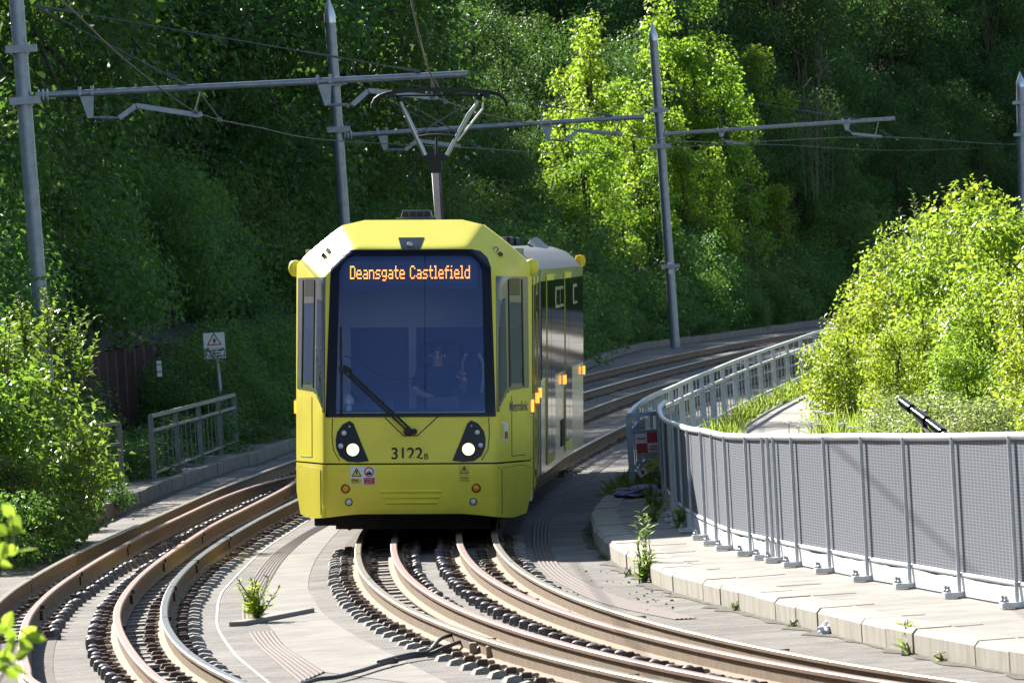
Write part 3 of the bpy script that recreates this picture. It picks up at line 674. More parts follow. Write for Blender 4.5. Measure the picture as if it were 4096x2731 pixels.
# electric wire sign on a post
sY = 124.6
a = AT(818.5, 1434.5, sY); b = AT(903.6, 1430, sY); t_ = AT(812, 1331, sY)
es = empty('warning_sign', (G(893, 1780, 0).x, sY, 0)); tag(es, 'white sign on a grey post with a red electric-shock triangle and wire height text', 'warning sign')
so = Vector(es.location)
cen = (a + AT(897, 1330, sY))/2 - so; sw, sh = (b-a).length, (t_-a).length
mb = MB(); mb.tube([Vector((.02, .075, -.1)), Vector((cen.x+.0, .06, cen.z+sh*.35))], .042, 10); mb.build('post', GALV, es, smooth=50)
PL0 = Matrix.Translation(cen) @ FACE
plate = sign_plate(es, 'plate', sw, sh, WHITE, PL0)
ty = sh*.20; R_ = sw*.36
tri = [(-R_, ty-R_*.62), (R_, ty-R_*.62), (0, ty+R_*1.06)]
ring_poly(plate, 'red_triangle', tri, scale_pts(tri, (0, ty-.08*R_), .74), STICKR, Matrix())
bolt_ = [(-.25, .1), (.12, .72), (.02, .12), (.42, .25), (-.18, -.62), (.0, -.12), (-.42, -.22)]
face_poly(plate, 'bolt_symbol', [(x*R_*.5, ty-.02+y*R_*.5) for x, y in [(.05, .95), (-.45, .05), (-.02, .12), (-.30, -.75), (.55, .10), (.10, .05), (.42, .35)]], INK, Matrix(), .0035)
rect = [(-sw*.46, -sh*.47), (sw*.46, -sh*.47), (sw*.46, -sh*.1), (-sw*.46, -sh*.1)]
ring_poly(plate, 'text_border', rect, scale_pts(rect, (0, -sh*.285), .94), INK, Matrix(), .002)
for k, tx in enumerate(('Min. wire height', 'along route', '13\'-0" (3.95m)')):
    text_obj('lettering', tx, sh*.095, INK, plate, Matrix.Translation((0, -sh*(.175+.11*k), .0025)), bold=.0025)
# check board, clearance plate and caution board hung on the railing return
def Lr5(u, v, Y): return AT(2200+u/1.809, 1200+v/1.809, Y)
BY = 88.2
p0 = Lr5(655, 1105, BY); p1 = Lr5(652, 968, BY); hgt = (p1-p0).length; wid = .285; p0 = p0 + Vector((-.05, -.05, 0))
bd = empty('warning_board', p0); tag(bd, 'red and white chequered warning board hung on the railing return beside the fence', 'sign')
bm_ = FACE
mb = MB(); flat_poly(mb, [(0, 0), (wid, 0), (wid, hgt*1.08), (.0, hgt)], .004, Matrix()); plate = mb.build('plate', WHITE, bd); plate.matrix_local = bm_
face_poly(plate, 'red_square', [(.0, .0), (wid*.5, 0), (wid*.5, hgt*.5), (0, hgt*.5)], STICKR, Matrix(), .002)
face_poly(plate, 'red_square', [(wid*.5, hgt*.5), (wid, hgt*.5), (wid, hgt*1.08), (wid*.5, hgt*1.04)], STICKR, Matrix(), .002)
text_obj('lettering', 'Warning', .034, STICKR, plate, Matrix.Translation((wid*.25, hgt*.76, .003)), bold=.002)
text_obj('lettering', 'Limited', .030, STICKR, plate, Matrix.Translation((wid*.75, hgt*.32, .003)), bold=.002)
text_obj('lettering', 'Clearance', .027, STICKR, plate, Matrix.Translation((wid*.75, hgt*.18, .003)), bold=.002)
p2 = Lr5(667, 1155, BY)
cp = empty('clearance_plate', p2); tag(cp, 'small white plate lettered RESTRICTED CLEARANCE below the chequered board', 'sign')
ch = (p0-p2).length*.92
mb = MB(); flat_poly(mb, [(0, 0), (.27, 0), (.27, ch), (0, ch)], .004, Matrix()); plate = mb.build('plate', WHITE, cp); plate.matrix_local = bm_
for k, tx in enumerate(('RESTRICTED', 'CLEARANCE FOR', 'DISTANCE OF')):
    text_obj('lettering', tx, ch*.30, INK, plate, Matrix.Translation((.135, ch*(.80-.30*k), .003)), bold=.0008)
c0 = Lr5(655, 1285, 87.6); c1 = Lr5(795, 1195, 87.6); c3 = Lr5(630, 1236, 87.6)
cb = empty('caution_board', c0); tag(cb, 'yellow caution board hanging tilted at the foot of the railing return', 'sign')
an = math.atan2((c1-c0).z, (c1-c0).x); bw = (c1-c0).length*1.25; bh = (c3-c0).length
mb = MB(); flat_poly(mb, [(0, 0), (bw, 0), (bw, bh), (0, bh)], .004, Matrix()); plate = mb.build('plate', STICKY, cb); plate.matrix_local = Matrix.Rotation(-an, 4, 'Y') @ FACE
face_poly(plate, 'pale_end', [(0.0, 0.0), (bh*1.15, 0), (bh*1.15, bh), (0, bh)], WHITE, Matrix(), .0016)
tri = [(.04, .04), (bh*1.05, .04), (bh*.55, bh*.92)]
face_poly(plate, 'triangle', tri, STICKY, Matrix(), .0026); cc = (bh*.55, bh*.36)
ring_poly(plate, 'triangle_border', tri, scale_pts(tri, cc, .78), INK, Matrix(), .0045)
mb = MB(); mb.beam((cc[0], cc[1]-.02, .005), (cc[0]+.015, cc[1]+bh*.26, .005), .022, .002); mb.beam((cc[0], cc[1]-.075, .005), (cc[0], cc[1]-.05, .005), .022, .002); mb.build('exclamation_mark', INK, plate)
text_obj('lettering', 'Caution', bh*.34, INK, plate, Matrix.Translation((bh*1.25, bh*.74, .003)), align='LEFT', bold=.002)
text_obj('lettering', 'Cess path limited', bh*.22, INK, plate, Matrix.Translation((bh*1.25, bh*.45, .003)), align='LEFT')
text_obj('lettering', 'on opposite side', bh*.22, INK, plate, Matrix.Translation((bh*1.25, bh*.18, .003)), align='LEFT')

# ------------------------------------------------------------------ rusty sheet pile wall and timber fence on the left bank
mb = MB(); wl = [p for p in LKp if 84 < p.y < 260]; off = 3.05; pts = poly_walk(wl, .22); vs = []
top = 1.80
for i, p in enumerate(pts[:-1]):
    t = (pts[i+1]-p).normalized(); lf = Vector((-t.y, t.x, 0)); k = i % 6
    d = off + (.0 if k in (0, 1) else .12 if k in (2, 5) else .24); q = p + lf*d
    vs += [Vector((q.x, q.y, -.3)), Vector((q.x, q.y, top + .02*math.sin(i//6*2.3)))]
mb.add(vs, [(2*i, 2*i+2, 2*i+3, 2*i+1) for i in range(len(vs)//2-1)])
spw = mb.build('sheet_pile_wall', SHEET); tag(spw, 'rust-brown corrugated sheet pile wall at the foot of the overgrown bank', 'retaining wall')
spw.modifiers.new('s', 'SOLIDIFY').thickness = .012
i0 = min(range(len(pts)), key=lambda k: abs(pts[k].y-124))
tq = G(638, 1480, 1.2)
pw = AT(637, 1474, 121.5)
tp_ = empty('marker_plate', pw); tag(tp_, 'narrow white plate lettered TRL 03C on the rusty sheet piling', 'sign')
mb = MB(); flat_poly(mb, [(-.042, -.14), (.042, -.14), (.042, .14), (-.042, .14)], .004, Matrix()); plate = mb.build('plate', WHITE, tp_); plate.matrix_local = FACE
text_obj('lettering', 'TRL', .050, INK, plate, Matrix.Translation((0, .065, .003)), bold=.001)
text_obj('lettering', '03C', .050, INK, plate, Matrix.Translation((0, -.055, .003)), bold=.001)
mb = MB(); mb.box((0, .05, 0), (.04, .09, .3)); mb.build('bracket', SHEET, tp_)
tY = 126
tb = AT(385, 1265, tY); tf = empty('timber_fence', tb); tag(tf, 'weathered post and rail timber fence poking out of the shrubs above the sheet piling', 'fence')
tt_ = AT(366, 1099, tY) - tb
mb = MB(); mb.beam(tt_*-.6, tt_, .13, .12); mb.build('post', TIMBER, tf, bevel=.008)
for fr in (.86, .42):
    mb = MB(); q = tt_*fr; mb.beam(q + Vector((0, -.06, 0)), q + Vector((.62, .5, -.02)), .03, .14); mb.build('rail', TIMBER, tf, bevel=.005)

# ------------------------------------------------------------------ overhead line poles
def arm_kit(root, o, Y, a0, a1, brackets, steadies, droppers, stays, r=.055):
    L = lambda p, dy=0: AT(p[0], p[1], Y+dy) - o
    A0, A1 = L(a0), L(a1); ax = (A1-A0).normalized()
    mb = MB(); mb.tube([A0, A1], r, 10); arm = mb.build('arm', GALV, root, smooth=50)
    mb = MB(); Rm = ax.to_track_quat('Z', 'Y').to_matrix().to_4x4(); Rm.translation = A0 - ax*.06
    m2 = MB(); m2.lathe((0, 0, 0), [(.04, -.16), (.05, -.12), (.1, -.11), (.1, -.09), (.055, -.08), (.055, -.05), (.1, -.04), (.1, -.02), (.055, -.01), (.055, .02), (.1, .03), (.1, .05), (.05, .06), (.05, .1)], 14)
    ins = m2.build('insulator', INSUL, root, smooth=40); ins.matrix_local = Rm
    for (bx, by0), (bx1, by1) in brackets:
        t, e = L((bx, by0)), L((bx1, by1)); mb = MB(); w0 = .12
        vs = []
        for dy in (-.012, .012):
            vs += [t+Vector((-w0, dy, 0)), t+Vector((w0, dy, 0)), e+Vector((.05, dy, -.02)), e+Vector((-.04, dy, -.02))]
        mb.add(vs, [(0, 1, 2, 3), (7, 6, 5, 4), (0, 4, 5, 1), (1, 5, 6, 2), (2, 6, 7, 3), (3, 7, 4, 0)])
        for sx in (-.10, .10): mb.box(t + Vector((sx, 0, r*.6)), (.05, .15, r*2.6))
        mb.build('drop_bracket', GALV, root)
    for pts in steadies:
        q = [L(p) for p in pts]; mb = MB(); mb.tube(q[:2], .022, 6)
        for s_ in (.3, .6): mb.tube([q[0].lerp(q[1], s_), q[0].lerp(q[1], s_+.2)], .032, 6)
        for a_, b_ in zip(q[1:-1], q[2:]): mb.beam(a_, b_, .05, .08, up=(0, 0, 1))
        mb.build('steady_arm', GALV, root)
    for p, q in droppers:
        mb = MB(); mb.tube([L(p), L(q)], .016, 6); mb.box(L(q), (.07, .07, .07)); mb.build('dropper', STAY, root)
    for p, q in stays:
        a, b = L(p), L(q); mb = MB(); mb.tube([a, b], .011, 5); mb.tube([a, a.lerp(b, .10)], .026, 6); mb.tube([b.lerp(a, .06), b], .026, 6)
        mb.tube([a.lerp(b, .7), a.lerp(b, .8)], .02, 6); mb.build('stay_wire', STAY, root)
    return arm
def pole(base, top, r, label, clampz, cap=True, m=GALV):
    B = Vector(base); T = Vector(top) - B; root = empty('overhead_line_pole', B); tag(root, label, 'overhead line pole', 'overhead line poles')
    mb = MB(); mb.tube([Vector((0, 0, -.3)), T*.5, T], r, 20, rs=[r*1.06, r*1.0, r*.94]); mb.build('shaft', m, root, smooth=50)
    if cap:
        mb = MB(); mb.lathe((T.x, T.y, T.z-.0), [(r*1.0, -.18), (r*1.0, .0), (r*.45, .22), (0.01, .42)], 20); mb.build('cap', CAPM, root, smooth=30)
    for z in clampz:
        c = T*(z/T.z); mb = MB(); mb.lathe((c.x, c.y, c.z), [(r*1.0, -.09), (r*1.12, -.09), (r*1.12, .09), (r*1.0, .09)], 20); mb.box((c.x+.2*r, c.y-r*.9, c.z), (r*4.0, .14, .12)); mb.build('clamp', GALV, root)
    return root, B
P1, B1 = pole((-7.47, 111.63, 0), AT(60, -60, 111.63), .125, 'thick grey overhead line pole at the left edge, rising from the sunlit bush', (6.02, 6.85), cap=False)
arm_kit(P1, B1, 111.6, (195, 380), (1868, 296), [((345, 372), (360, 468)), ((1296, 325), (1309, 418))],
        [[(369, 470), (476, 473), (545, 423), (640, 437), (792, 461), (808, 455)], [(1313, 420), (1410, 420), (1473, 363), (1560, 371), (1740, 392), (1750, 385)]],
        [((807, 352), (781, 447)), ((810, 385), (878, 478)), ((1727, 300), (1727, 392)), ((1730, 300), (1782, 408))],
        [((143, 27), (744, 339)), ((143, 24), (1678, 286))])
P2, B2 = pole((-3.45, 151.5, 0), AT(1318, 60, 151.5), .125, 'grey overhead line pole with a pointed cap standing directly behind the tram', (5.98, 7.0))
arm_kit(P2, B2, 151.5, (1408, 541), (2574, 467), [((1529, 530), (1541, 598)), ((2184, 492), (2192, 560))],
        [[(1540, 599), (1621, 600), (1669, 562.5), (1740, 571), (1842, 586)], [(2192, 560), (2264, 562.5), (2312, 521), (2380, 528), (2490, 536)]],
        [((1745, 515), (1738, 590)), ((1752, 515), (1918, 590)), ((2484, 468), (2459, 537)), ((2486, 470), (2555, 545))],
        [((1385, 303), (2448, 464)), ((1385, 312), (1749, 506))])
P3, B3 = pole((5.0, 214.2, 0), AT(2612, 140, 214.2), .14, 'slimmer grey pole with pointed cap in front of the bright sunlit trees', (6.0, 7.1, 2.3))
arm_kit(P3, B3, 214.2, (2670, 537), (3580, 474), [((2886, 522), (2887, 545)), ((3386, 488), (3388, 520))],
        [[(2889, 556), (2905, 566), (2980, 576)], [(3392, 520), (3410, 535), (3528, 547)]],
        [((3017, 520), (3017, 566)), ((3516, 478), (3500, 552)), ((3517, 520), (3590, 558))],
        [((2650, 352), (3450, 480)), ((2650, 356), (2956, 512))], r=.06)
for q in ((1, 0),):
    m2 = MB(); c = Vector((.0, -.16, 2.35)); m2.box(c, (.16, .01, .16)); m2.box(c + Vector((.0, 0, -.22)), (.12, .01, .14)); m2.build('number_plate', WHITE, P3)
P4, B4 = pole((AT(4094, 1150, 262).x, 262, 0), AT(4082, 330, 262), .17, 'farthest pole with pointed cap, cut by the right edge beyond the bush', (6.2, 7.4))

# contact wires
def wire(pts, label):
    mb = MB(); mb.tube(cr(pts, 8), .012, 6); tag(mb.build('contact_wire', WIRE), label, 'contact wire', 'overhead contact wires')
wire([AT(-60, -160, 52), AT(240, 0, 68), AT(500, 240, 88), AT(785, 449, 111.6), AT(1040, 512, 125), AT(1300, 560, 138), AT(1840, 590, 151.5), AT(2350, 612, 183), AT(2995, 577, 214), AT(3600, 602, 250), AT(4200, 580, 305)],
     'contact wire over the left track, passing the steady arm of the first pole')
wire([AT(1612, -220, 55), AT(1645, 0, 66), AT(1700, 230, 80), AT(1738, 348, 88.6), AT(1733, 388, 111.6), AT(2040, 480, 138), AT(2475, 540, 151.5), AT(2900, 570, 183), AT(3525, 548, 214), AT(4000, 577, 258), AT(4250, 572, 303)],
     'contact wire over the tram, dropping from the top edge onto the pantograph head')

# ------------------------------------------------------------------ the tram
tram = empty('tram', (-1.268, 77.8, 0)); tag(tram, 'yellow and silver articulated tram coming round the curve with lit orange destination display', 'tram')
TM = Matrix.Translation((-1.268, 77.8, 0)) @ Matrix.Rotation(RAD(-.9), 4, 'Z') @ Matrix.Rotation(RAD(3.4), 4, 'Y')
tram.matrix_world = TM; TMI = TM.inverted()
def tloc(px, py, Y): return TMI @ AT(px, py, Y)
def Wd(z):
    if z < .5: return 1.27 + .055*(z-.18)/.32
    if z <= 3.05: return 1.325
    if z <= 3.5: return 1.325 - .525*((z-3.05)/.45)**1.15
    return .8 - .25*(z-3.5)/.06
def rake(z):
    if z < .80: return .10*max(0, (.80-z)/.6)**1.4
    if z < 1.36: return .05*(z-.80)/.56
    return .05 + .42*((z-1.36)/1.84)**1.15
def smax(vals, k=.035):
    m = max(vals); return m + k*math.log(sum(math.exp((v-m)/k) for v in vals))
def front_y(x, z):
    ax = abs(x); R = rake(z)
    return smax((R + .06*(ax/.93)**2, R*.8 + .06 + (ax-.96)*2.7, .47 + (z-3.22)*2.7, 1.22 + 2.3*((ax-.8)*.651 + (z-3.5)*.76)))
def ov(name, poly, m, parent, off=.006, edge=.07, mirror=False, holes=None):
    """thin panel following the cab front; polygon in (x, z)"""
    if mirror: poly = [(-x, z) for x, z in reversed(poly)]
    bm = bmesh.new(); loops = [[Vector((x, z, 0)) for x, z in poly]] + [[Vector((x, z, 0)) for x, z in h] for h in (holes or [])]
    allv = [bm.verts.new(v) for l in loops for v in l]
    for t in tessellate_polygon(loops):
        try: bm.faces.new([allv[i] for i in t])
        except ValueError: pass
    for _ in range(8):
        es_ = [e for e in bm.edges if e.calc_length() > edge]
        if not es_: break
        bmesh.ops.subdivide_edges(bm, edges=es_, cuts=1); bmesh.ops.triangulate(bm, faces=[f for f in bm.faces if len(f.verts) > 3])
    for v in bm.verts: x, z = v.co.x, v.co.y; v.co = Vector((x, front_y(x, z)-off, z))
    bmesh.ops.recalc_face_normals(bm, faces=bm.faces)
    me = bpy.data.meshes.new(name); bm.to_mesh(me); bm.free()
    if sum(p.normal.y*p.area for p in me.polygons) > 0: me.flip_normals()
    me.materials.append(m); me.shade_smooth()
    o = bpy.data.objects.new(name, me); C.objects.link(o); o.parent = parent; return o
def zp(pts): return [((u-666)/439.5, (1596-v)/439.5) for u, v in pts]
def rrect(x0, z0, x1, z1, r, n=6):
    out = []
    for cx, cz, a0 in ((x1-r, z1-r, 0), (x0+r, z1-r, 90), (x0+r, z0+r, 180), (x1-r, z0+r, 270)):
        for k in range(n+1):
            a = RAD(a0 + 90*k/n); out.append((cx+r*math.cos(a), cz+r*math.sin(a)))
    return out
def circ(x, z, r, n=20): return [(x+r*math.cos(2*math.pi*k/n), z+r*math.sin(2*math.pi*k/n)) for k in range(n)]
FR_OUT = [(-.955, 1.355), (.955, 1.355), (.90, 3.02), (.86, 3.13), (.78, 3.205), (.68, 3.225), (-.68, 3.225), (-.78, 3.205), (-.86, 3.13), (-.90, 3.02)]
FR_IN = [(-.835, 1.40), (.835, 1.40), (.80, 2.97), (.77, 3.06), (.71, 3.13), (.64, 3.15), (-.64, 3.15), (-.71, 3.13), (-.77, 3.06), (-.80, 2.97)]
def inside(p, poly):
    c = False; n = len(poly)
    for i in range(n):
        (x1, y1), (x2, y2) = poly[i], poly[(i+1) % n]
        if (y1 > p[1]) != (y2 > p[1]) and p[0] < (x2-x1)*(p[1]-y1)/(y2-y1)+x1: c = not c
    return c
def shell(zs, nx, hole=None, back=None, off=0.0, bottom=None):
    mb = MB(); vs = []
    for z in zs:
        for i in range(nx+1):
            u = -1 + 2*i/nx; x = Wd(z)*u; zz = z
            if bottom and z == zs[0]: zz = bottom(x)
            vs.append((x, front_y(x, z) - off, zz))
    k = nx+1; fs = []
    for j in range(len(zs)-1):
        for i in range(nx):
            a, b, c, d = j*k+i, j*k+i+1, (j+1)*k+i+1, (j+1)*k+i
            cen_ = ((vs[a][0]+vs[c][0])/2, (vs[a][2]+vs[c][2])/2)
            if hole and (inside(cen_, hole) or inside(cen_, SIDEH[0]) or inside(cen_, SIDEH[1])): continue
            fs.append((a, b, c, d))
    mb.add(vs, fs)
    if back:
        L = [vs[j*k] for j in range(len(zs))]; Rr = [vs[j*k+nx] for j in range(len(zs))]
        topr = [vs[(len(zs)-1)*k+i] for i in range(nx+1)]
        for line in (L, Rr):
            q = line + [(x, back, z) for x, y, z in line]; n = len(line); mb.add(q, [(i, i+1, n+i+1, n+i) for i in range(n-1)])
        if zs[-1] > 3.4:
            q = topr + [(x, back, z) for x, y, z in topr]; n = len(topr); mb.add(q, [(i, i+1, n+i+1, n+i) for i in range(n-1)])
    return mb
SIDEH = [[(-x if sg_ else x, z) for x, z in [(.968, 2.72), (1.27, 2.70), (1.275, 1.67), (1.095, 1.655), (.972, 1.42)]] for sg_ in (0, 1)]
HOLE = [(x*.93, 2.28+(z-2.28)*.955) for x, z in FR_OUT]
zs = list(np.linspace(.842, 3.05, 44)) + list(np.linspace(3.07, 3.5, 16)) + [3.52, 3.54, 3.56]
shl = shell(zs, 80, HOLE, back=2.2)
ol = [(Wd(z), 2.2, z) for z in zs[::3] + [zs[-1]]]; ol = ol + [(-x, y, z) for x, y, z in reversed(ol)]
shl.add(ol + [(x*.9, 3.4, min(z, 3.24)) for x, y, z in ol], [(i, i+1, len(ol)+i+1, len(ol)+i) for i in range(len(ol)-1) if ol[i][2] > 2.9 or ol[i+1][2] > 2.9])
fc = shl.build('cab', YEL, tram, smooth=32)
BOT = lambda x: .27 - .09*max(0, (abs(x)-.55)/.75)**1.3 if abs(x) < 1.12 else .20 + (abs(x)-1.12)*.25
zb = [.22, .30, .36, .42, .50, .58, .66, .72, .77, .805, .825]
bp = shell(zb, 60, None, back=2.2, off=.012, bottom=BOT).build('bumper', YEL, tram, smooth=32)
# dark bulkhead inside the panel gap
mb = MB(); mb.box((0, 1.9, .83), (2.50, 1.7, .10)); mb.box((0, .62, .83), (1.7, .9, .10)); mb.build('gap_seal', BLKM, bp)
for sx in (-1, 1):     # vertical split of the lower corner and the step line behind it
    pts = [(sx*(.975), .26 + .5*t) for t in np.linspace(0, 1, 8)]
    mb = MB(); mb.tube([(x*1.0+sx*.04, front_y(x+sx*.04, z)-.010, z) for x, z in pts], .006, 5); mb.build('corner_gap', INK, bp)
ribs = MB()
for (u0, u1, v) in ((518, 817, 1366), (530, 806, 1394), (543, 795, 1421)):
    (x0, z), (x1, _) = zp([(u0, v), (u1, v)]); n = 12; q = []
    for i in range(n+1):
        x = x0 + (x1-x0)*i/n; y = front_y(x, z); q += [(x, y-.012, z+.022), (x, y-.034, z+.006), (x, y-.034, z-.004), (x, y-.012, z-.018)]
    ribs.add(q, [(i*4+j, i*4+j+1, (i+1)*4+j+1, (i+1)*4+j) for i in range(n) for j in range(3)] + [(0, 1, 2, 3), (n*4+3, n*4+2, n*4+1, n*4)])
ribs.build('grille_rib', YEL, bp)
# windscreen: black surround, glass
fr = ov('windscreen_surround', FR_OUT, BLK, tram, .014, .04, holes=[FR_IN])
ws = ov('windscreen', FR_IN, WSGLASS, tram, .012, .06)
# dark cab corner pillars and windows each side
for mirror in (False, True):
    QW = zp([(1098, 430), (1131, 420), (1138, 862), (1098, 955)]); DW = zp([(1152, 440), (1206, 445), (1212, 845), (1154, 845)])
    cp_ = ov('cab_side_panel', zp([(1088, 312), (1240, 318), (1244, 868), (1143, 878), (1092, 985)]), PILLAR, tram, .010, .035, mirror, [[(-x, z) for x, z in q_] if mirror else q_ for q_ in (QW, DW)])
    ov('quarter_window', QW, SGLASS, cp_, .006, .05, mirror)
    ov('cab_door_window', DW, SGLASS, cp_, .006, .05, mirror)
    ov('top_window', zp([(1148, 325), (1200, 325), (1203, 410), (1150, 410)]), DGLASS, cp_, .011, .08, mirror)
    s = -1 if mirror else 1
    mb = MB()
    for u, v0, v1 in ((1146, 330, 860), (1210, 330, 860)):
        q = [((u_-666)/439.5*s, (1596-v)/439.5) for u_, v in [(u+(v-330)*.012, v) for v in range(v0, v1+1, 53)]]
        mb.tube([(x, front_y(x, z)-.012, z) for x, z in q], .010, 6)
    mb.build('window_frame', BLKM, cp_, smooth=50)
    # headlamp cluster
    hp = zp([(292, 1110), (300, 1072), (328, 1034), (362, 1018), (381, 1032), (418, 1125), (456, 1216), (400, 1222), (350, 1218), (312, 1192), (294, 1150)])
    hp = [(x*1.0+.012, z) for x, z in hp]
    if not mirror: hc = ov('headlamp_cluster', hp, BLK, tram, .008, .06)
    else: hc = ov('headlamp_cluster', hp, BLK, tram, .008, .06, True)
    sg = 1 if not mirror else -1
    def lamp(name, u, v, r, m, par, rim=True, deep=.02):
        x = ((u-666)/439.5 + (.012 if par is hc else 0))*sg; z = (1596-v)/439.5; y = front_y(x, z)
        mb = MB(); mb.lathe((x, y-.008, z), [(r, 0), (r*.98, deep*.5), (r*.8, deep*.85), (r*.35, deep), (.001, deep)], 20, axis='Y')
        o = mb.build(name, m, par, smooth=60)
        if rim:
            mb = MB(); n = 20; vs = []
            for k in range(n):
                a = 2*math.pi*k/n
                for rr, dd in ((r*1.0, .010), (r*1.02, .02), (r*1.18, .014), (r*1.22, 0)): vs.append((x+rr*math.cos(a), y-.008-dd, z+rr*math.sin(a)))
            mb.add(vs, [(k*4+j, ((k+1) % n)*4+j, ((k+1) % n)*4+j+1, k*4+j+1) for k in range(n) for j in range(3)]); mb.build('lamp_rim', BLKM, o)
        return o
    lamp('headlight', 377, 1160, .070, HEAD, hc); lamp('auxiliary_lamp', 333, 1077, .033, LAMPW, hc); lamp('auxiliary_lamp', 317, 1141, .033, LAMPW, hc); lamp('small_lamp', 361, 1046, .014, LAMPW, hc)
    lamp('direction_indicator', 345, 1351, .043, ORANGE, tram); lamp('marker_lamp', 360, 1417, .036, LAMPW, tram)
    # marker lights on the brow
    for u, v, m in ((249, 181, LAMPW), (227, 206, REDLENS)):
        x = (u-666)/439.5*sg; z = (1596-v)/439.5; y = front_y(x, z)
        mb = MB(); rot = Matrix.Rotation(RAD(40*sg), 3, 'Y'); mb.box((x, y-.01, z), (.055, .06, .05), rot); o = mb.build('brow_lamp', BLKM, tram, bevel=.006)
        mb = MB(); mb.box((x, y-.045, z), (.035, .012, .032), rot); mb.build('lens', m, o)
    # yellow camera pod on the cab side
    mb = MB(); mb.lathe((0, 0, 0), [(.001, -.10), (.05, -.09), (.075, -.05), (.085, 0), (.075, .05), (.05, .08), (.001, .09)], 14)
    po = mb.build('camera_pod', YEL, tram, smooth=60); po.location = (sg*-1.345, 1.62, 3.02)
    # lit amber side repeater on the cab side
    mb = MB(); mb.box((sg*-1.34, 1.5, 1.44), (.05, .05, .17)); o = mb.build('side_repeater', SILV, tram, bevel=.01)
    mb = MB(); mb.box((sg*-1.35, 1.472, 1.44), (.034, .012, .14)); mb.build('lens', AMBERLIT, o)
# centre brow camera
cm = ov('brow_camera', zp([(600, 119), (730, 119), (712, 176), (620, 176)]), BLK, tram, .012, .05)
x, z = (660-666)/439.5, (1596-156)/439.5; mb = MB(); mb.lathe((x, front_y(x, z)-.02, z), [(.034, 0), (.032, .012), (.015, .022), (.001, .023)], 14, axis='Y'); mb.build('lens', LAMPW, cm, smooth=60)
# bonnet vee line
for a, b in (((540, 1003), (632, 1092)), ((632, 1092), (700, 1092)), ((700, 1092), (800, 1000))):
    (x0, z0), (x1, z1) = zp([a, b]); mb = MB(); mb.tube([(x0+(x1-x0)*t, front_y(x0+(x1-x0)*t, z0+(z1-z0)*t)-.001, z0+(z1-z0)*t) for t in np.linspace(0, 1, 8)], .006, 5); mb.build('bonnet_seam', INK, fc)
for sg in (-1, 1):     # bonnet panel edge and flank seams
    for pl_ in ([(1050, 1006), (1053, 1090), (1046, 1160), (1015, 1215)], [(1088, 1228), (1096, 1254), (1215, 1248), (1252, 1266)], [(1160, 905), (1160, 1200), (1225, 1200)]):
        q = []
        for (u0, v0), (u1, v1) in zip(pl_[:-1], pl_[1:]):
            for t in np.linspace(0, 1, 6):
                (x, z), = zp([(u0+(u1-u0)*t, v0+(v1-v0)*t)]); q.append((sg*x, front_y(x, z)-.002, z))
        mb = MB(); mb.tube(q, .0045, 5); mb.build('panel_seam', INK, fc)
# wiper
def FP(u, v, off): (x, z), = zp([(u, v)]); return Vector((x, front_y(x, z)-off, z))
mb = MB(); mb.lathe(FP(655, 1072, .02), [(.05, -.03), (.05, .03), (.035, .045)], 12, axis='Y', mi=0); mb.lathe(FP(684, 1072, .02), [(.035, -.03), (.035, .04)], 10, axis='Y')
mb.beam(FP(682, 1074, .06), FP(345, 760, .07), .030, .022); mb.beam(FP(655, 1070, .055), FP(330, 770, .06), .020, .018)
mb.box(FP(337, 765, .06), (.11, .04, .06))
wp = mb.build('wiper', BLKM, tram)
mb = MB(); mb.tube([FP(322, 560, .03), FP(322, 700, .035), FP(326, 770, .035), FP(325, 990, .03)], .012, 6); mb.tube([FP(336, 745, .05), FP(372, 765, .05), FP(372, 815, .04)], .008, 5); mb.build('wiper_blade', INK, wp)
# fleet number, name, warning stickers
FM4 = lambda x, z, off: Matrix.Translation((x, front_y(x, z)-off, z)) @ FACE
x, z = (648-666)/439.5, (1596-1182)/439.5; text_obj('fleet_number', '3122', .185, INK, tram, FM4(x, z, .003), bold=.002, spacing=.98)
x, z = (742-666)/439.5, (1596-1195)/439.5; text_obj('fleet_number', 'B', .095, INK, tram, FM4(x, z, .003), bold=.001)
def sticker(cx, cz, w_, h_, m):
    o = ov('warning_sticker', [(cx-w_/2, cz-h_/2), (cx+w_/2, cz-h_/2), (cx+w_/2, cz+h_/2), (cx-w_/2, cz+h_/2)], m, tram, .0155, .1); return o
def tri_sign(par, x, z, r):
    t = [(x-r, z-r*.75), (x+r, z-r*.75), (x, z+r*1.0)]
    ov('triangle_border', t, INK, par, .0170, .1); ov('triangle', scale_pts(t, (x, z-.18*r), .72), STICKY, par, .0180, .1)
    ov('symbol', [(x-.006, z-.3*r), (x+.006, z-.3*r), (x+.010, z+.42*r), (x-.010, z+.42*r)], INK, par, .0190, .1)
xs, zs_ = (431-666)/439.5, (1596-1288)/439.5
sk = sticker(xs, zs_, .28, .205, WHITE); tri_sign(sk, xs-.07, zs_+.035, .058)
ov('yellow_box', [(xs-.135, zs_-.09), (xs-.012, zs_-.09), (xs-.012, zs_-.03), (xs-.135, zs_-.03)], STICKY, sk, .0168, .1)
ov('red_box', [(xs+.01, zs_-.095), (xs+.132, zs_-.095), (xs+.132, zs_-.02), (xs+.01, zs_-.02)], STICKR, sk, .0168, .1)
ov('red_ring', circ(xs+.070, zs_+.045, .056), STICKR, sk, .0168, .1, holes=[circ(xs+.070, zs_+.045, .042)])
ov('pictogram', [(xs+.036, zs_+.012), (xs+.104, zs_+.012), (xs+.09, zs_+.05), (xs+.078, zs_+.035), (xs+.07, zs_+.075), (xs+.06, zs_+.035), (xs+.048, zs_+.05)], INK, sk, .0168, .1)
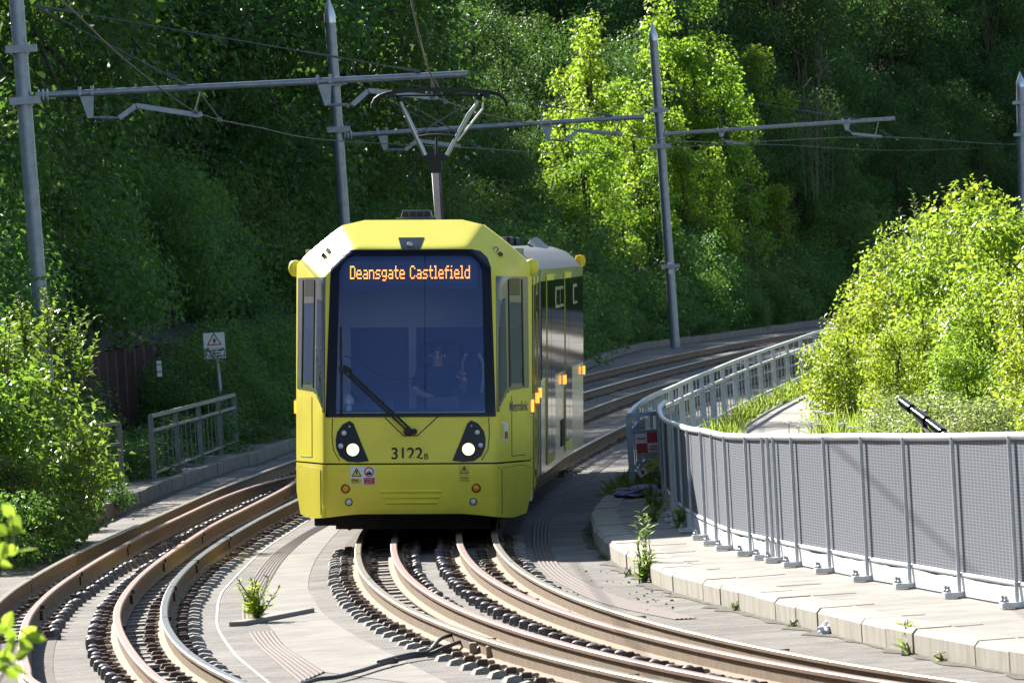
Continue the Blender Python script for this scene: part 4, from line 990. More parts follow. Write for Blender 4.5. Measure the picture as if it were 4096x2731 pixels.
text_obj('lettering', 'Danger', .036, INK, sk, FM4(xs-.073, zs_-.046, .0185), bold=.001); text_obj('lettering', 'Risk of death', .019, INK, sk, FM4(xs-.073, zs_-.075, .0185))
for k, tx in enumerate(('Do not stand', 'or climb', 'between trams')): text_obj('lettering', tx, .020, WHITE, sk, FM4(xs+.071, zs_-.034-.023*k, .0185))
xs, zs_ = (929-666)/439.5, (1596-1279)/439.5
sk = sticker(xs, zs_, .12, .19, STICKY); tri_sign(sk, xs, zs_+.04, .050); text_obj('lettering', 'Danger', .032, INK, sk, FM4(xs, zs_-.046, .0185)); text_obj('lettering', 'Crush zone', .020, INK, sk, FM4(xs, zs_-.075, .0185))
# destination display: dot matrix
dp = MB(); (x0, z0), (x1, z1) = zp([(328, 375), (993, 205)])
yd = lambda z: front_y(0, z) + .10
dp.add([(x0, yd(z0), z0), (x1, yd(z0), z0), (x1, yd(z1), z1), (x0, yd(z1), z1)], [(0, 1, 2, 3)]); dpo = dp.build('destination_display', DISP, tram)
(x0, z0), (x1, z1) = zp([(356, 350), (968, 236)]); dq = MB(); dq.add([(x0, yd(z0)-.01, z0), (x1, yd(z0)-.01, z0), (x1, yd(z1)-.01, z1), (x0, yd(z1)-.01, z1)], [(0, 1, 2, 3)]); dq.build('dot_panel', mat('dot_panel', (.05, .055, .10), .5), dpo)
FONT = {'D': ['####.', '#...#', '#...#', '#...#', '#...#', '#...#', '####.'], 'C': ['.###.', '#...#', '#....', '#....', '#....', '#...#', '.###.'],
 'e': ['.....', '.....', '.###.', '#...#', '#####', '#....', '.####'], 'a': ['.....', '.....', '.###.', '....#', '.####', '#...#', '.####'], 'n': ['.....', '.....', '####.', '#...#', '#...#', '#...#', '#...#'],
 's': ['.....', '.....', '.####', '#....', '.###.', '....#', '####.'], 'g': ['.....', '.....', '.####', '#...#', '#...#', '.####', '....#', '.###.'], 't': ['.#..', '.#..', '####', '.#..', '.#..', '.#..', '..##'],
 'l': ['##.', '.#.', '.#.', '.#.', '.#.', '.#.', '###'], 'f': ['..##', '.#..', '####', '.#..', '.#..', '.#..', '.#..'], 'i': ['.#.', '...', '##.', '.#.', '.#.', '.#.', '###'], 'd': ['....#', '....#', '.####', '#...#', '#...#', '#...#', '.####'], ' ': ['...']}
led = MB(); cx = 0; cells = []
for ch_ in 'Deansgate Castlefield':
    g = FONT[ch_]
    for rr, row in enumerate(g):
        for cc_, c_ in enumerate(row):
            if c_ == '#': cells.append((cx+cc_, rr))
    cx += len(g[0]) + 1
(x0, z1), (x1, z0) = zp([(366, 258), (958, 330)]); pit = (x1-x0)/(cx-1); pz = (z1-z0)/7.6
for c_, r_ in cells:
    x = x0 + c_*pit; z = z1 - (r_+.5)*pz; y = yd(z)-.016
    led.add([(x, y, z-pz*.36), (x+pit*.86, y, z-pz*.36), (x+pit*.86, y, z+pz*.36), (x, y, z+pz*.36)], [(0, 1, 2, 3)])
led.build('led_text', LED, dpo)
# cab interior
mb = MB()
mb.add([(-.85, .25, 1.36), (.85, .25, 1.36), (1.1, 1.1, 1.42), (-1.1, 1.1, 1.42)], [(0, 1, 2, 3)]); mb.box((0, .72, 1.12), (1.6, .7, .5)); mb.box((-.45, .75, 1.47), (.5, .35, .10)); mb.box((.35, .8, 1.50), (.35, .2, .12))
mb.build('dashboard', CABD, tram)
mb = MB(); yb = 2.05
mb.box((0, yb, 2.78), (2.5, .06, .9), mi=0); mb.box((-.03, yb, 1.8), (.09, .08, 1.1), mi=0); mb.box((-.86, yb, 1.8), (.24, .08, 1.1), mi=0); mb.box((.86, yb, 1.8), (.1, .08, 1.1), mi=0); mb.box((0, yb, 1.2), (2.5, .08, .3), mi=0)
mb.box((0, yb+.08, 1.9), (2.5, .04, 1.6), mi=1); mb.box((0, 1.6, .9), (2.1, .9, .05), mi=1)
mb.build('cab_bulkhead', [CABIN, mat('salon_dark', (.015, .018, .03), .5)], tram)
mb = MB(); mb.box((.30, 1.75, 1.82), (.46, .12, .66)); mb.box((.30, 1.5, 1.45), (.46, .46, .12)); mb.build('driver_seat', CABD, tram, bevel=.03)
mb = MB(); mb.lathe((-.70, .35, 1.42), [(.035, 0), (.035, .06), (.06, .08), (.06, .12), (.04, .17), (.01, .19)], 12); mb.build('warning_beacon', LAMPW, tram, smooth=50)
mb = MB()
for (u0, v0), (u1, v1), (u2, v2) in (((340, 700), (560, 812), (764, 794)),):
    mb.tube(cr([FP(u0, v0, -.05), FP(400, 722, -.05), FP(470, 770, -.05), FP(u1, v1, -.05), FP(650, 815, -.05), FP(u2, v2, -.05)], 4), .008, 5)
mb.build('microphone_stalk', BLKM, tram)
# roof vent and roof plate
mb = MB(); c = Vector(((682-666)/439.5, 1.75, 3.575)); mb.box(c, (.46, .5, .02)); mb.box(c + Vector((0, 0, .05)), (.36, .42, .09), taper=.88); rv = mb.build('roof_vent', ROOFG, tram, bevel=.008)
mb = MB()
for k in range(4): mb.box(c + Vector((-.125+.083*k, -.205, .05)), (.062, .012, .055))
mb.build('vent_slot', INK, rv)
mb = MB(); mb.box((0, 6.7, 3.265), (1.15, 6.4, .03)); mb.build('roof_plate', ROOFG, tram)
# car bodies
def body(parent, name, y0, y1, z0=.33, m=SILV):
    mb = MB(); prof = [(1.325, z0), (1.325, 2.95), (1.25, 3.02), (1.08, 3.16), (.88, 3.23), (.5, 3.25)]
    ring = [(x, z) for x, z in prof] + [(-x, z) for x, z in reversed(prof)]
    ys = np.linspace(y0, y1, 14); n = len(ring); vs = [(x, y, z) for y in ys for x, z in ring]
    mi = {0: 0, 1: 1, 2: 1, 3: 1, 4: 1, 5: 1, 6: 1, 7: 1, 8: 1, 9: 1, 10: 0}
    for i in range(len(ys)-1):
        for j in range(n-1): mb.f.append((i*n+j, i*n+j+1, (i+1)*n+j+1, (i+1)*n+j)); mb.m.append(mi.get(j, 0))
    mb.v = vs; mb.f.append(tuple(range(n))); mb.m.append(0); mb.f.append(tuple((len(ys)-1)*n+j for j in range(n))); mb.m.append(0)
    return mb.build(name, [m, ROOFG], parent, smooth=25)
def side_panel(parent, name, y0, y1, z0, z1, m, sx=1, off=.006, th=.012):
    mb = MB(); mb.box((sx*(1.325+off), (y0+y1)/2, (z0+z1)/2), (th, y1-y0, z1-z0)); return mb.build(name, m, parent)
def fit_side(car, glass, doors, hoppers, reps, sx):
    for y0, y1 in glass: side_panel(car, 'side_window', y0, y1, 1.54, 2.80, DGLASS, sx)
    for y0, y1 in hoppers:
        hw = side_panel(car, 'hopper_window', y0, y1, 2.42, 2.70, SILV, sx, .012)
    for y0, y1 in hoppers: side_panel(car, 'hopper_pane', y0+.05, y1-.05, 2.46, 2.66, DGLASS, sx, .018)
    for y0, y1 in doors:
        side_panel(car, 'door', y0, y1, .42, 2.88, YEL, sx, .010)
        ym = (y0+y1)/2
        for a, b in ((y0+.06, ym-.03), (ym+.03, y1-.06)): side_panel(car, 'door_window', a, b, .55, 2.80, DGLASS, sx, .016)
    for y, z in reps:
        r_ = side_panel(car, 'side_repeater', y-.06, y+.06, z-.08, z+.08, SILV, sx, .018, .05)
        side_panel(car, 'repeater_lens', y-.068, y+.05, z-.06, z+.06, AMBERLIT, sx, .030, .034)
frontcar = body(tram, 'front_car', 2.2, 10.4)
for sx in (-1, 1):
    fit_side(frontcar, [(3.0, 10.3)], [(3.9, 5.4), (7.5, 9.0)], [(5.8, 6.4), (6.5, 7.1)], [(6.4, 1.42), (9.3, 1.42)], sx)
    side_panel(frontcar, 'cab_flank', 2.2, 2.5, .36, 2.90, YEL, sx, .004)
# name and stickers on the angled cab flank
me = text_mesh('Metrolink', .26, GREYTXT, align='LEFT', bold=.001); xs_ = [v.co.x for v in me.vertices]; x0_, x1_ = min(xs_), max(xs_)
for v in me.vertices:
    xx = 1.105 + (v.co.x-x0_)/(x1_-x0_)*.195; zz = 1.45 + v.co.y*.62; v.co = Vector((xx, front_y(xx, zz)-.014, zz))
o = bpy.data.objects.new('name_lettering', me); C.objects.link(o); o.parent = tram
st_ = ov('flank_sticker', [(1.012, 1.085), (1.085, 1.085), (1.085, 1.285), (1.012, 1.285)], WHITE, tram, .010, .05)
ov('red_box', [(1.05, 1.10), (1.082, 1.10), (1.082, 1.18), (1.05, 1.18)], STICKR, st_, .013, .05); ov('yellow_box', [(1.016, 1.10), (1.046, 1.10), (1.046, 1.27), (1.016, 1.27)], STICKY, st_, .013, .05)
# gangway bellows
mb = MB(); pr = []
for k in range(9): y = 10.4 + .5*k/8; s = 1.22 if k % 2 else 1.15; pr.append([(s, y, .5), (s, y, 3.0), (s*.7, y, 3.35), (-s*.7, y, 3.35), (-s, y, 3.0), (-s, y, .5)])
vs = [v for r in pr for v in r]; mb.add(vs, [(i*6+j, i*6+(j+1) % 6, (i+1)*6+(j+1) % 6, (i+1)*6+j) for i in range(8) for j in range(6)]); mb.build('gangway_bellows', BLKM, tram)
rear = body(tram, 'rear_car', 0, 14.2); rear.matrix_local = Matrix.Translation((.02, 10.9, 0)) @ Matrix.Rotation(RAD(-1.9), 4, 'Z')
for sx in (-1, 1):
    fit_side(rear, [(.1, 14.0)], [(1.5, 3.9), (7.3, 9.6)], [(4.4, 5.5), (5.7, 6.8), (10.4, 11.6)], [(6.6, 1.42), (6.85, 1.42), (13.7, 1.42)], sx)
    side_panel(rear, 'skirt_vent', 6.0, 7.0, .52, .88, UNDER, sx, .006)
mb = MB()
for k in range(3): mb.lathe((1.3, 13.9, 3.02), [(.001, -.09), (.06, -.08), (.085, 0), (.06, .08), (.001, .09)], 12)
mb.build('camera_pod', YEL, rear, smooth=60)
# roof equipment with cowls on the rear car
mb = MB(); rng = random.Random(8)
for k in range(7): mb.box((rng.uniform(-.15, .15), .9+1.8*k, 3.30), (rng.uniform(1.0, 1.4), rng.uniform(1.0, 1.5), rng.uniform(.10, .16)))
mb.build('roof_equipment', UNDER, rear, bevel=.02)
for sx in (-1, 1):
    mb = MB()
    for (y0, y1) in ((8.6, 13.4),):
        n = 10; vs = []
        for i in range(n+1):
            t = i/n; y = y0+(y1-y0)*t; h = .13*math.sin(math.pi*min(max(t, .03), .97))**.45; vs += [(sx*.92, y, 3.20), (sx*.78, y, 3.24+h)]
        mb.add(vs, [(2*i, 2*i+1, 2*i+3, 2*i+2) for i in range(n)])
    cw = mb.build('roof_cowl', ROOFG, rear); cw.modifiers.new('s', 'SOLIDIFY').thickness = .03
# underframe and bogies
mb = MB(); mb.box((0, 1.5, .36), (1.9, 1.4, .34)); mb.box((-.9, 1.9, .2), (.5, .5, .24)); mb.box((0, 6.2, .45), (2.1, 7.8, .3)); mb.build('underframe', UNDER, tram)
mb = MB(); mb.box((0, .95, .17), (1.75, .10, .20)); mb.build('lifeguard', UNDER, tram)
for y in (2.2, 4.0, 9.9):
    bg_ = MB(); bg_.box((0, y, .42), (1.3, .16, .16)); b_ = bg_.build('axle', UNDER, tram)
    for sx in (-1, 1): mb = MB(); mb.lathe((sx*.75, y, .33), [(.29, -.06), (.33, -.03), (.30, .05), (.12, .06)], 24, axis='X'); mb.build('wheel', UNDER, b_)
mb = MB(); mb.box((0, 7, .45), (2.1, 13, .26)); mb.build('underframe', UNDER, rear)
# pantograph
PY = 88.7
def Z2(u, v, Y=PY): return tloc(1300+u/1.68, v/1.68, Y)
pg = empty('pantograph', (0, 0, 0)); pg.parent = tram
hd = MB()
for dy in (-.16, .16):
    c = [Z2(u, v) + Vector((0, dy, 0)) for u, v in ((318, 728), (322, 700), (338, 668), (370, 645), (410, 630), (455, 620), (560, 608), (715, 603), (880, 606), (1085, 620), (1130, 624), (1170, 637), (1203, 664), (1218, 690), (1221, 715))]
    hd.tube(c[:6], .022, 6); hd.tube(c[9:], .022, 6)
    for a, b in zip(c[5:9], c[6:10]): hd.beam(a, b, .06, .045)
for u, v in ((455, 640), (1090, 640)): p = Z2(u, v); hd.beam(p+Vector((0, -.22, 0)), p+Vector((0, .22, 0)), .07, .09)
hd.tube([Z2(455, 645), Z2(1085, 640)], .012, 6)
hd.build('contact_head', BLKM, pg)
for p in (((488, 643), (520, 715), (555, 790), (672, 1045)), ((1050, 632), (1015, 705), (965, 775), (820, 1045))):
    q = [Z2(*r_) + Vector((0, .0, 0)) for r_ in p]; mb = MB(); mb.tube([q[0], q[0].lerp(q[1], .6)], .030, 10, mi=1); mb.tube([q[0].lerp(q[1], .5), q[1]], .022, 10); mb.tube([q[1], q[2], q[3]], .040, 10, rs=[.022, .032, .030]); mb.build('upper_arm', [SILV, BLKM], pg, smooth=50)
mb = MB()
for a, b in (((530, 680), (885, 890)), ((960, 695), (622, 903))): mb.tube([Z2(*a), Z2(*b)], .010, 6)
mb.build('cross_stay', STAY, pg)
mb = MB(); mb.tube([Z2(1062, 688), Z2(1058, 735), Z2(890, 948)], .016, 6); mb.build('link_rod', SILV, pg)
mb = MB(); mb.tube([Z2(628, 922), Z2(690, 912), Z2(750, 909), Z2(810, 913), Z2(872, 922)], .020, 8); mb.tube([Z2(750, 912), Z2(748, 1045)], .018, 8); mb.build('damper', BLKM, pg)
mb = MB(); mb.beam(Z2(655, 1052, 89.5), Z2(836, 1050, 89.5), .12, .10); mb.box(Z2(742, 1085, 89.5), (.16, .14, .30)); mb.build('knuckle', BLKM, pg)
mb = MB(); mb.beam(Z2(738, 1070, 90.6), Z2(762, 1540, 88.2), .075, .09); mb.beam(Z2(762, 1070, 90.6), Z2(786, 1540, 88.2), .05, .06); mb.tube([Z2(722, 1150, 90.4), Z2(752, 1540, 88.2)], .014, 6); mb.build('lower_arm', mat('pantograph_arm', (.018, .016, .015), .5, noise=.6, nscale=10), pg)

# ------------------------------------------------------------------ the driver and a backpack
def skin_body(name, pts, edges, radii, m, parent, sub=2):
    me = bpy.data.meshes.new(name); me.from_pydata([tuple(p) for p in pts], edges, []); o = bpy.data.objects.new(name, me); C.objects.link(o)
    s_ = o.modifiers.new('skin', 'SKIN'); me.skin_vertices[0]
    for i, r in enumerate(radii): me.skin_vertices[0].data[i].radius = (r, r) if not isinstance(r, tuple) else r
    for i in range(len(pts)): me.skin_vertices[0].data[i].use_root = (i == 0)
    u = o.modifiers.new('sub', 'SUBSURF'); u.levels = sub; u.render_levels = sub; s_.use_smooth_shade = True
    me.materials.append(m); o.parent = parent; return o
hx, hy = .272, 1.38
bp_pts = [(hx, 1.52, 1.52), (hx, 1.53, 1.66), (hx, 1.52, 1.80), (hx, 1.50, 1.885), (hx, 1.46, 1.955), (hx, hy+.03, 2.03), (hx, hy+.02, 2.10),
          (hx-.12, 1.51, 1.85), (hx-.20, 1.50, 1.80), (hx-.26, 1.36, 1.62), (hx-.14, 1.14, 1.57), (hx-.08, 1.06, 1.56),
          (hx+.12, 1.51, 1.85), (hx+.20, 1.50, 1.80), (hx+.29, 1.38, 1.64), (hx+.31, 1.16, 1.74), (hx+.30, 1.10, 1.77), (hx, hy-.02, 1.965)]
bp_edges = [(0, 1), (1, 2), (2, 3), (3, 4), (4, 5), (5, 6), (2, 7), (7, 8), (8, 9), (9, 10), (10, 11), (2, 12), (12, 13), (13, 14), (14, 15), (15, 16), (5, 17)]
bp_r = [(.15, .11), (.145, .10), (.15, .10), .060, .052, (.078, .098), (.070, .085), .075, .065, .048, .036, .036, .075, .065, .048, .036, .038, (.055, .06)]
driver = skin_body('person', bp_pts, bp_edges, bp_r, SKIN, None); driver.matrix_world = TM
tag(driver, 'driver in a dark shirt and glasses seated behind the tram windscreen, one hand raised', 'person')
sh_pts = [bp_pts[i] for i in (0, 1, 2, 7, 8, 9, 12, 13, 14)] + [(hx, 1.51, 1.865)]
sh = skin_body('shirt', sh_pts, [(0, 1), (1, 2), (2, 3), (3, 4), (4, 5), (2, 6), (6, 7), (7, 8), (2, 9)], [(.17, .13), (.165, .12), (.17, .12), .09, .08, .062, .09, .08, .062, .075], SHIRT, driver)
mb = MB(); mb.lathe((hx, hy+.055, 2.085), [(.001, .105), (.05, .098), (.080, .07), (.092, .03), (.094, -.01), (.086, -.04)], 18); hair = mb.build('hair', HAIR, driver, smooth=60)
for s in (-1, 1):
    mb = MB(); mb.lathe((hx+s*.034, hy-.068, 2.035), [(.001, -.008), (.013, 0), (.001, .010)], 10, axis='Y'); mb.build('eye', INK, driver)
    mb = MB(); mb.lathe((hx+s*.080, hy+.03, 2.02), [(.001, -.026), (.011, -.018), (.012, .012), (.001, .024)], 8); mb.build('ear', SKIN, driver)
mb = MB()
for s in (-1, 1):
    q = [(hx+s*.036+.027*math.cos(a), hy-.088, 2.034+.021*math.sin(a)) for a in np.linspace(0, 2*math.pi, 14)]; mb.tube(q, .0035, 5)
    mb.tube([(hx+s*.062, hy-.085, 2.037), (hx+s*.088, hy+.03, 2.04)], .003, 5)
mb.build('glasses', INK, driver)
mb = MB(); mb.add([(hx-.010, hy-.085, 2.035), (hx+.010, hy-.085, 2.035), (hx+.018, hy-.088, 1.99), (hx-.018, hy-.088, 1.99), (hx, hy-.115, 1.995)], [(0, 1, 4), (0, 4, 3), (1, 2, 4), (3, 4, 2)]); mb.build('nose', SKIN, driver, smooth=80)
mb = MB(); mb.box((hx, hy-.088, 1.962), (.045, .012, .008)); mb.build('mouth', mat('lips', (.32, .13, .11), .5), driver)
# raised hand with fingers
hb = Vector(bp_pts[16])
for k in range(5):
    dx = (-.034, -.014, .006, .024, -.045)[k]; L = (.062, .07, .066, .052, .045)[k]
    base = hb + Vector((dx, -.02, .03 if k < 4 else -.005)); mid = base + Vector((-.004, -.02, L*.5)); tip = mid + Vector((-.012, -.03, L*.15))
    if k == 4: mid = base + Vector((-.025, -.015, .015)); tip = mid + Vector((-.015, -.01, .02))
    mb = MB(); mb.tube([base, mid, tip], .009, 8, rs=[.010, .009, .007]); mb.build('finger', SKIN, driver, smooth=60)
hb = Vector(bp_pts[11])
for k in range(5):
    dx = (-.03, -.01, .01, .028, .042)[k]; base = hb + Vector((dx, -.02, .01 if k < 4 else -.0)); mb = MB(); mb.tube([base, base+Vector((0, -.035, .0)), base+Vector((0, -.055, -.025))], .009, 8, rs=[.010, .009, .007]); mb.build('finger', SKIN, driver, smooth=60)
pk = empty('backpack'); pk.matrix_world = TM; tag(pk, 'black and white backpack hanging beside the driver inside the cab', 'backpack')
mb = MB(); mb.box((.66, 2.05, 1.80), (.20, .12, .48)); mb.build('body', CABD, pk, bevel=.04)
for s in (-1, 1):
    mb = MB(); mb.tube([(.66+s*.10, 1.97, 1.58), (.66+s*.125, 1.96, 1.75), (.66+s*.12, 1.96, 1.93), (.66+s*.07, 1.97, 2.03)], .022, 8); mb.build('side_panel', WHITE, pk, smooth=60)

# ------------------------------------------------------------------ vegetation
def leaf_mesh(name, pos, nrm, axis, size, m, aspect=.62, seed=0, fold=.25):
    """one kite-shaped, slightly folded leaf per row of pos (two triangles-pairs sharing the midrib)"""
    n = len(pos); rs = np.random.RandomState(seed)
    nrm = nrm/np.linalg.norm(nrm, axis=1, keepdims=True); axis = axis - (axis*nrm).sum(1, keepdims=True)*nrm
    axis /= np.linalg.norm(axis, axis=1, keepdims=True)+1e-9; side = np.cross(nrm, axis); L = size[:, None]; W = L*aspect*.5
    base = pos; tip = pos + axis*L + nrm*(-L*.12); mid = pos + axis*L*.42
    lf = mid + side*W + nrm*W*fold; rt = mid - side*W + nrm*W*fold
    co = np.stack([base, rt, tip, lf], 1).reshape(-1, 3)
    me = bpy.data.meshes.new(name); me.vertices.add(n*4); me.vertices.foreach_set('co', co.ravel().astype(np.float32))
    idx = (np.arange(n)[:, None]*4 + np.array([0, 1, 2, 0, 2, 3])).ravel()
    me.loops.add(n*6); me.loops.foreach_set('vertex_index', idx.astype(np.int32))
    me.polygons.add(n*2); me.polygons.foreach_set('loop_start', (np.arange(n*2)*3).astype(np.int32))
    try: me.polygons.foreach_set('loop_total', np.full(n*2, 3, np.int32))
    except Exception: pass
    me.update(calc_edges=True); me.validate()
    a = me.attributes.new('rnd', 'FLOAT', 'FACE'); a.data.foreach_set('value', np.repeat(rs.rand(n), 2).astype(np.float32))
    me.materials.append(m); return me
def crown(name, seed, centres, radii, per, leaf, m, aspect=.62, up=.6, flat=.75, extra=None):
    rs = np.random.RandomState(seed); P = []; N = []; A = []; S = []
    for c, r in zip(centres, radii):
        k = int(per*(r/np.mean(radii))**2); d = rs.randn(k, 3); d /= np.linalg.norm(d, axis=1, keepdims=True)
        rad = r*rs.rand(k, 1)**.45; p = np.array(c) + d*rad*np.array([1, 1, flat])
        nn = d*.7 + np.array([0, 0, up]) + rs.randn(k, 3)*.55; P.append(p); N.append(nn)
        A.append(d*.8 + rs.randn(k, 3)*.5 + np.array([0, 0, -.25])); S.append(leaf*(.65 + .7*rs.rand(k)))
    P = np.concatenate(P); N = np.concatenate(N); A = np.concatenate(A); S = np.concatenate(S)
    return leaf_mesh(name, P, N, A, S, m, aspect, seed)
def blob_centres(rs, n, rx, ry, z0, z1, shell=.45, narrow=0.0, dome=False):
    out = []; rr = []
    while len(out) < n:
        p = rs.uniform(-1, 1, 3); q = np.linalg.norm(p)
        if q > 1 or q < shell*rs.rand()**.5: continue
        t = abs(p[2]) if dome else (p[2]+1)/2; k = 1 - narrow*t
        out.append((p[0]*rx*k, p[1]*ry*k, z0 + (z1-z0)*t)); rr.append(rs.uniform(.75, 1.3))
    return out, rr
def limbs(centres, h0, r, seed, frac=.4, base=(0, 0, -.3), zfork=None):
    rs = random.Random(seed); mb = MB(); top = Vector((rs.uniform(-.2, .2), rs.uniform(-.2, .2), h0))
    mb.tube([Vector(base), top*.5 + Vector((rs.uniform(-.1, .1), 0, 0)), top], r, 8, rs=[r*1.25, r*.9, r*.6])
    for c in centres:
        if rs.random() > frac: continue
        c = Vector(c); a = top*rs.uniform(.35, .98); mid = a.lerp(c, .5) + Vector((rs.uniform(-.2, .2), rs.uniform(-.2, .2), rs.uniform(0, .3))); mb.tube([a, mid, c], r*.3, 5, rs=[r*.42, r*.25, r*.08])
    return mb
PROTO = {}
def proto_tree(key, seed, rx, h, z0, n, per, leaf, m, br, narrow=.35, aspect=.62, trunk=.11, dome=False):
    rs = np.random.RandomState(seed); c, q = blob_centres(rs, n, rx, rx, z0, h, .5, narrow, dome); rad = [br*k for k in q]
    PROTO[key] = (crown('crown', seed, c, rad, per, leaf, m, aspect), limbs(c, h*.75, trunk, seed).mesh('trunk', BARK))
for k in range(3):
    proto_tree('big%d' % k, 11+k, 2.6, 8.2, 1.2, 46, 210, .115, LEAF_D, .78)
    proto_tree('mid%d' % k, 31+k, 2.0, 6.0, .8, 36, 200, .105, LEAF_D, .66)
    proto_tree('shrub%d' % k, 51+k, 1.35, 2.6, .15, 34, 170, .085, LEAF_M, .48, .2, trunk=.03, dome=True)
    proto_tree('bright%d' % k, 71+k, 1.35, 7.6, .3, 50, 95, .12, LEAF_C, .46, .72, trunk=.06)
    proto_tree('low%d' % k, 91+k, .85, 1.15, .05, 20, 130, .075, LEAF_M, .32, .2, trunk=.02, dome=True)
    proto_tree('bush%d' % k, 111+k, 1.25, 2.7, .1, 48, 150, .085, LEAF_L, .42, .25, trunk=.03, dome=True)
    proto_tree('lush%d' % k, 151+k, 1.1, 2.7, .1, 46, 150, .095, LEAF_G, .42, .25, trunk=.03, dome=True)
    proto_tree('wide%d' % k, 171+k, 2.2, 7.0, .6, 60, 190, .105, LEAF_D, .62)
    proto_tree('silver%d' % k, 131+k, .95, 1.0, .05, 20, 150, .060, LEAF_B, .30, .1, trunk=.015, dome=True)
used = set()
def plant(name, key, loc, sc, rz, label, cat, group, sz=1.0):
    cm, tm = PROTO[key]
    r = empty(name, loc); r.rotation_euler = (0, 0, rz); r.scale = (sc, sc, sc*sz)
    for nm, me in (('crown' if name == 'tree' else 'foliage', cm), ('trunk' if name == 'tree' else 'stems', tm)):
        o = bpy.data.objects.new(nm, me); C.objects.link(o); o.parent = r
    return tag(r, label, cat, group)
def zone(x, y, z):
    px, py = proj((x, y, z))
    if px < 330: return 'by the first pole'
    if px < 1290: return 'right of the first pole'
    if px < 1900: return 'behind the pantograph'
    if px < 2620: return 'left of the third pole'
    if px < 3350: return 'right of the third pole'
    return 'beyond the right bush'
rng = random.Random(21)
def bank_point(s, d):
    a = LKp[s]; b = LKp[min(s+1, len(LKp)-1)]; t = (b-a).normalized() if (b-a).length > 0 else Vector((0, 1, 0)); return a + Vector((-t.y, t.x, 0))*d
LKw = poly_walk(LKp, .5)
def scatter(kind, step, d0, d1, sc0, sc1, ymin, ymax, name, label, cat, sink=0.0, margin=2.0, skip=None, keyfn=None, szr=(.9, 1.15)):
    s = 0.0; n = 0
    while s < len(LKw)*.5 - 2:
        s += step*rng.uniform(.7, 1.3); i = min(int(s/.5), len(LKw)-2)
        a, b = LKw[i], LKw[i+1]; t = (b-a).normalized(); d = rng.uniform(d0, d1); p = a + Vector((-t.y, t.x, 0))*d
        if p.y < ymin or p.y > ymax: continue
        lim = .0735*p.y
        if abs(p.x) > lim + margin: continue
        dd = kerb_d(p.x, p.y); z = bank_z(dd) - sink
        if skip and skip(p.x, p.y): continue
        if kind != 'low' and 290 < proj((p.x, p.y, 2.5))[0] < 500 and p.y < 129: continue
        key = kind + str(rng.randrange(3)); zn = zone(p.x, p.y, z+2)
        plant(name, key, (p.x, p.y, z), rng.uniform(sc0, sc1), rng.uniform(0, 6.28), label + ' ' + zn, cat, label + ' ' + zn, rng.uniform(*szr)); n += 1
    return n
def bright_zone(x, y, far=62):
    pd = (x-6)*.866 + (y-224)*.5; t = (x-6)*-.5 + (y-224)*.866
    return -7 < pd < 15 and -8 < t < far and kerb_d(x, y) > 2.2
cnt = []
def hole1(x, y):      # keep the signs, timber fence and the visible piling clear
    px, py = proj((x, y, 1.0)); return 470 < px < 740 and y < 132 or (330 < px < 480 and y < 127) or (780 < px < 930 and y < 124.5)
cnt.append(scatter('low', 2.2, .55, 2.0, .6, 1.05, 84, 250, 'shrub', 'low dark shrub on the verge behind the left kerb', 'shrub', skip=lambda x, y: y < 100 and rng.random() < .3, szr=(.55, .8)))
cnt.append(scatter('shrub', 1.75, 1.0, 2.3, .55, .85, 106, 300, 'shrub', 'leafy dark shrub crowding the left verge', 'shrub', skip=hole1, szr=(.8, 1.1), margin=1.0))
cnt.append(scatter('shrub', 3.0, 1.4, 3.0, 1.0, 1.45, 150, 300, 'shrub', 'big dark shrub by the far left kerb', 'shrub', szr=(.9, 1.2), margin=1.0))
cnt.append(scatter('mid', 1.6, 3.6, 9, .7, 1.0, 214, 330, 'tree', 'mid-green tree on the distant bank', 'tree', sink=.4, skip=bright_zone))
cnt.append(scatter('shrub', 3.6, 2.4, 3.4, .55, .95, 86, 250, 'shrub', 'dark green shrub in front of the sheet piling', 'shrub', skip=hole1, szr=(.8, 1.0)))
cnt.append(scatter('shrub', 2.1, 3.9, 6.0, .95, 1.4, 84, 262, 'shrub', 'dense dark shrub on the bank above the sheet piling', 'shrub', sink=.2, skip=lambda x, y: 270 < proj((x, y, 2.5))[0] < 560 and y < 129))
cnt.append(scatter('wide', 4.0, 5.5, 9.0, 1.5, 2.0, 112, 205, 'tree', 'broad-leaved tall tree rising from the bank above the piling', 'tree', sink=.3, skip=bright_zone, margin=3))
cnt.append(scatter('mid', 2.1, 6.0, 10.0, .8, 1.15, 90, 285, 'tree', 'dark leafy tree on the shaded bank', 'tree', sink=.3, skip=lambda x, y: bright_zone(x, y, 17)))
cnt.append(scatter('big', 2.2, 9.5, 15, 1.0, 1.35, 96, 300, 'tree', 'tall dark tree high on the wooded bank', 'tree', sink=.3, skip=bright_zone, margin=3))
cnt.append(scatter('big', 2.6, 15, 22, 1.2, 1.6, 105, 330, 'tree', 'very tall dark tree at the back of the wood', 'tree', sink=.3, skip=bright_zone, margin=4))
cnt.append(scatter('big', 4.0, 22, 34, 1.2, 1.6, 110, 330, 'tree', 'towering dark tree closing the back of the wood', 'tree', skip=bright_zone, margin=5))
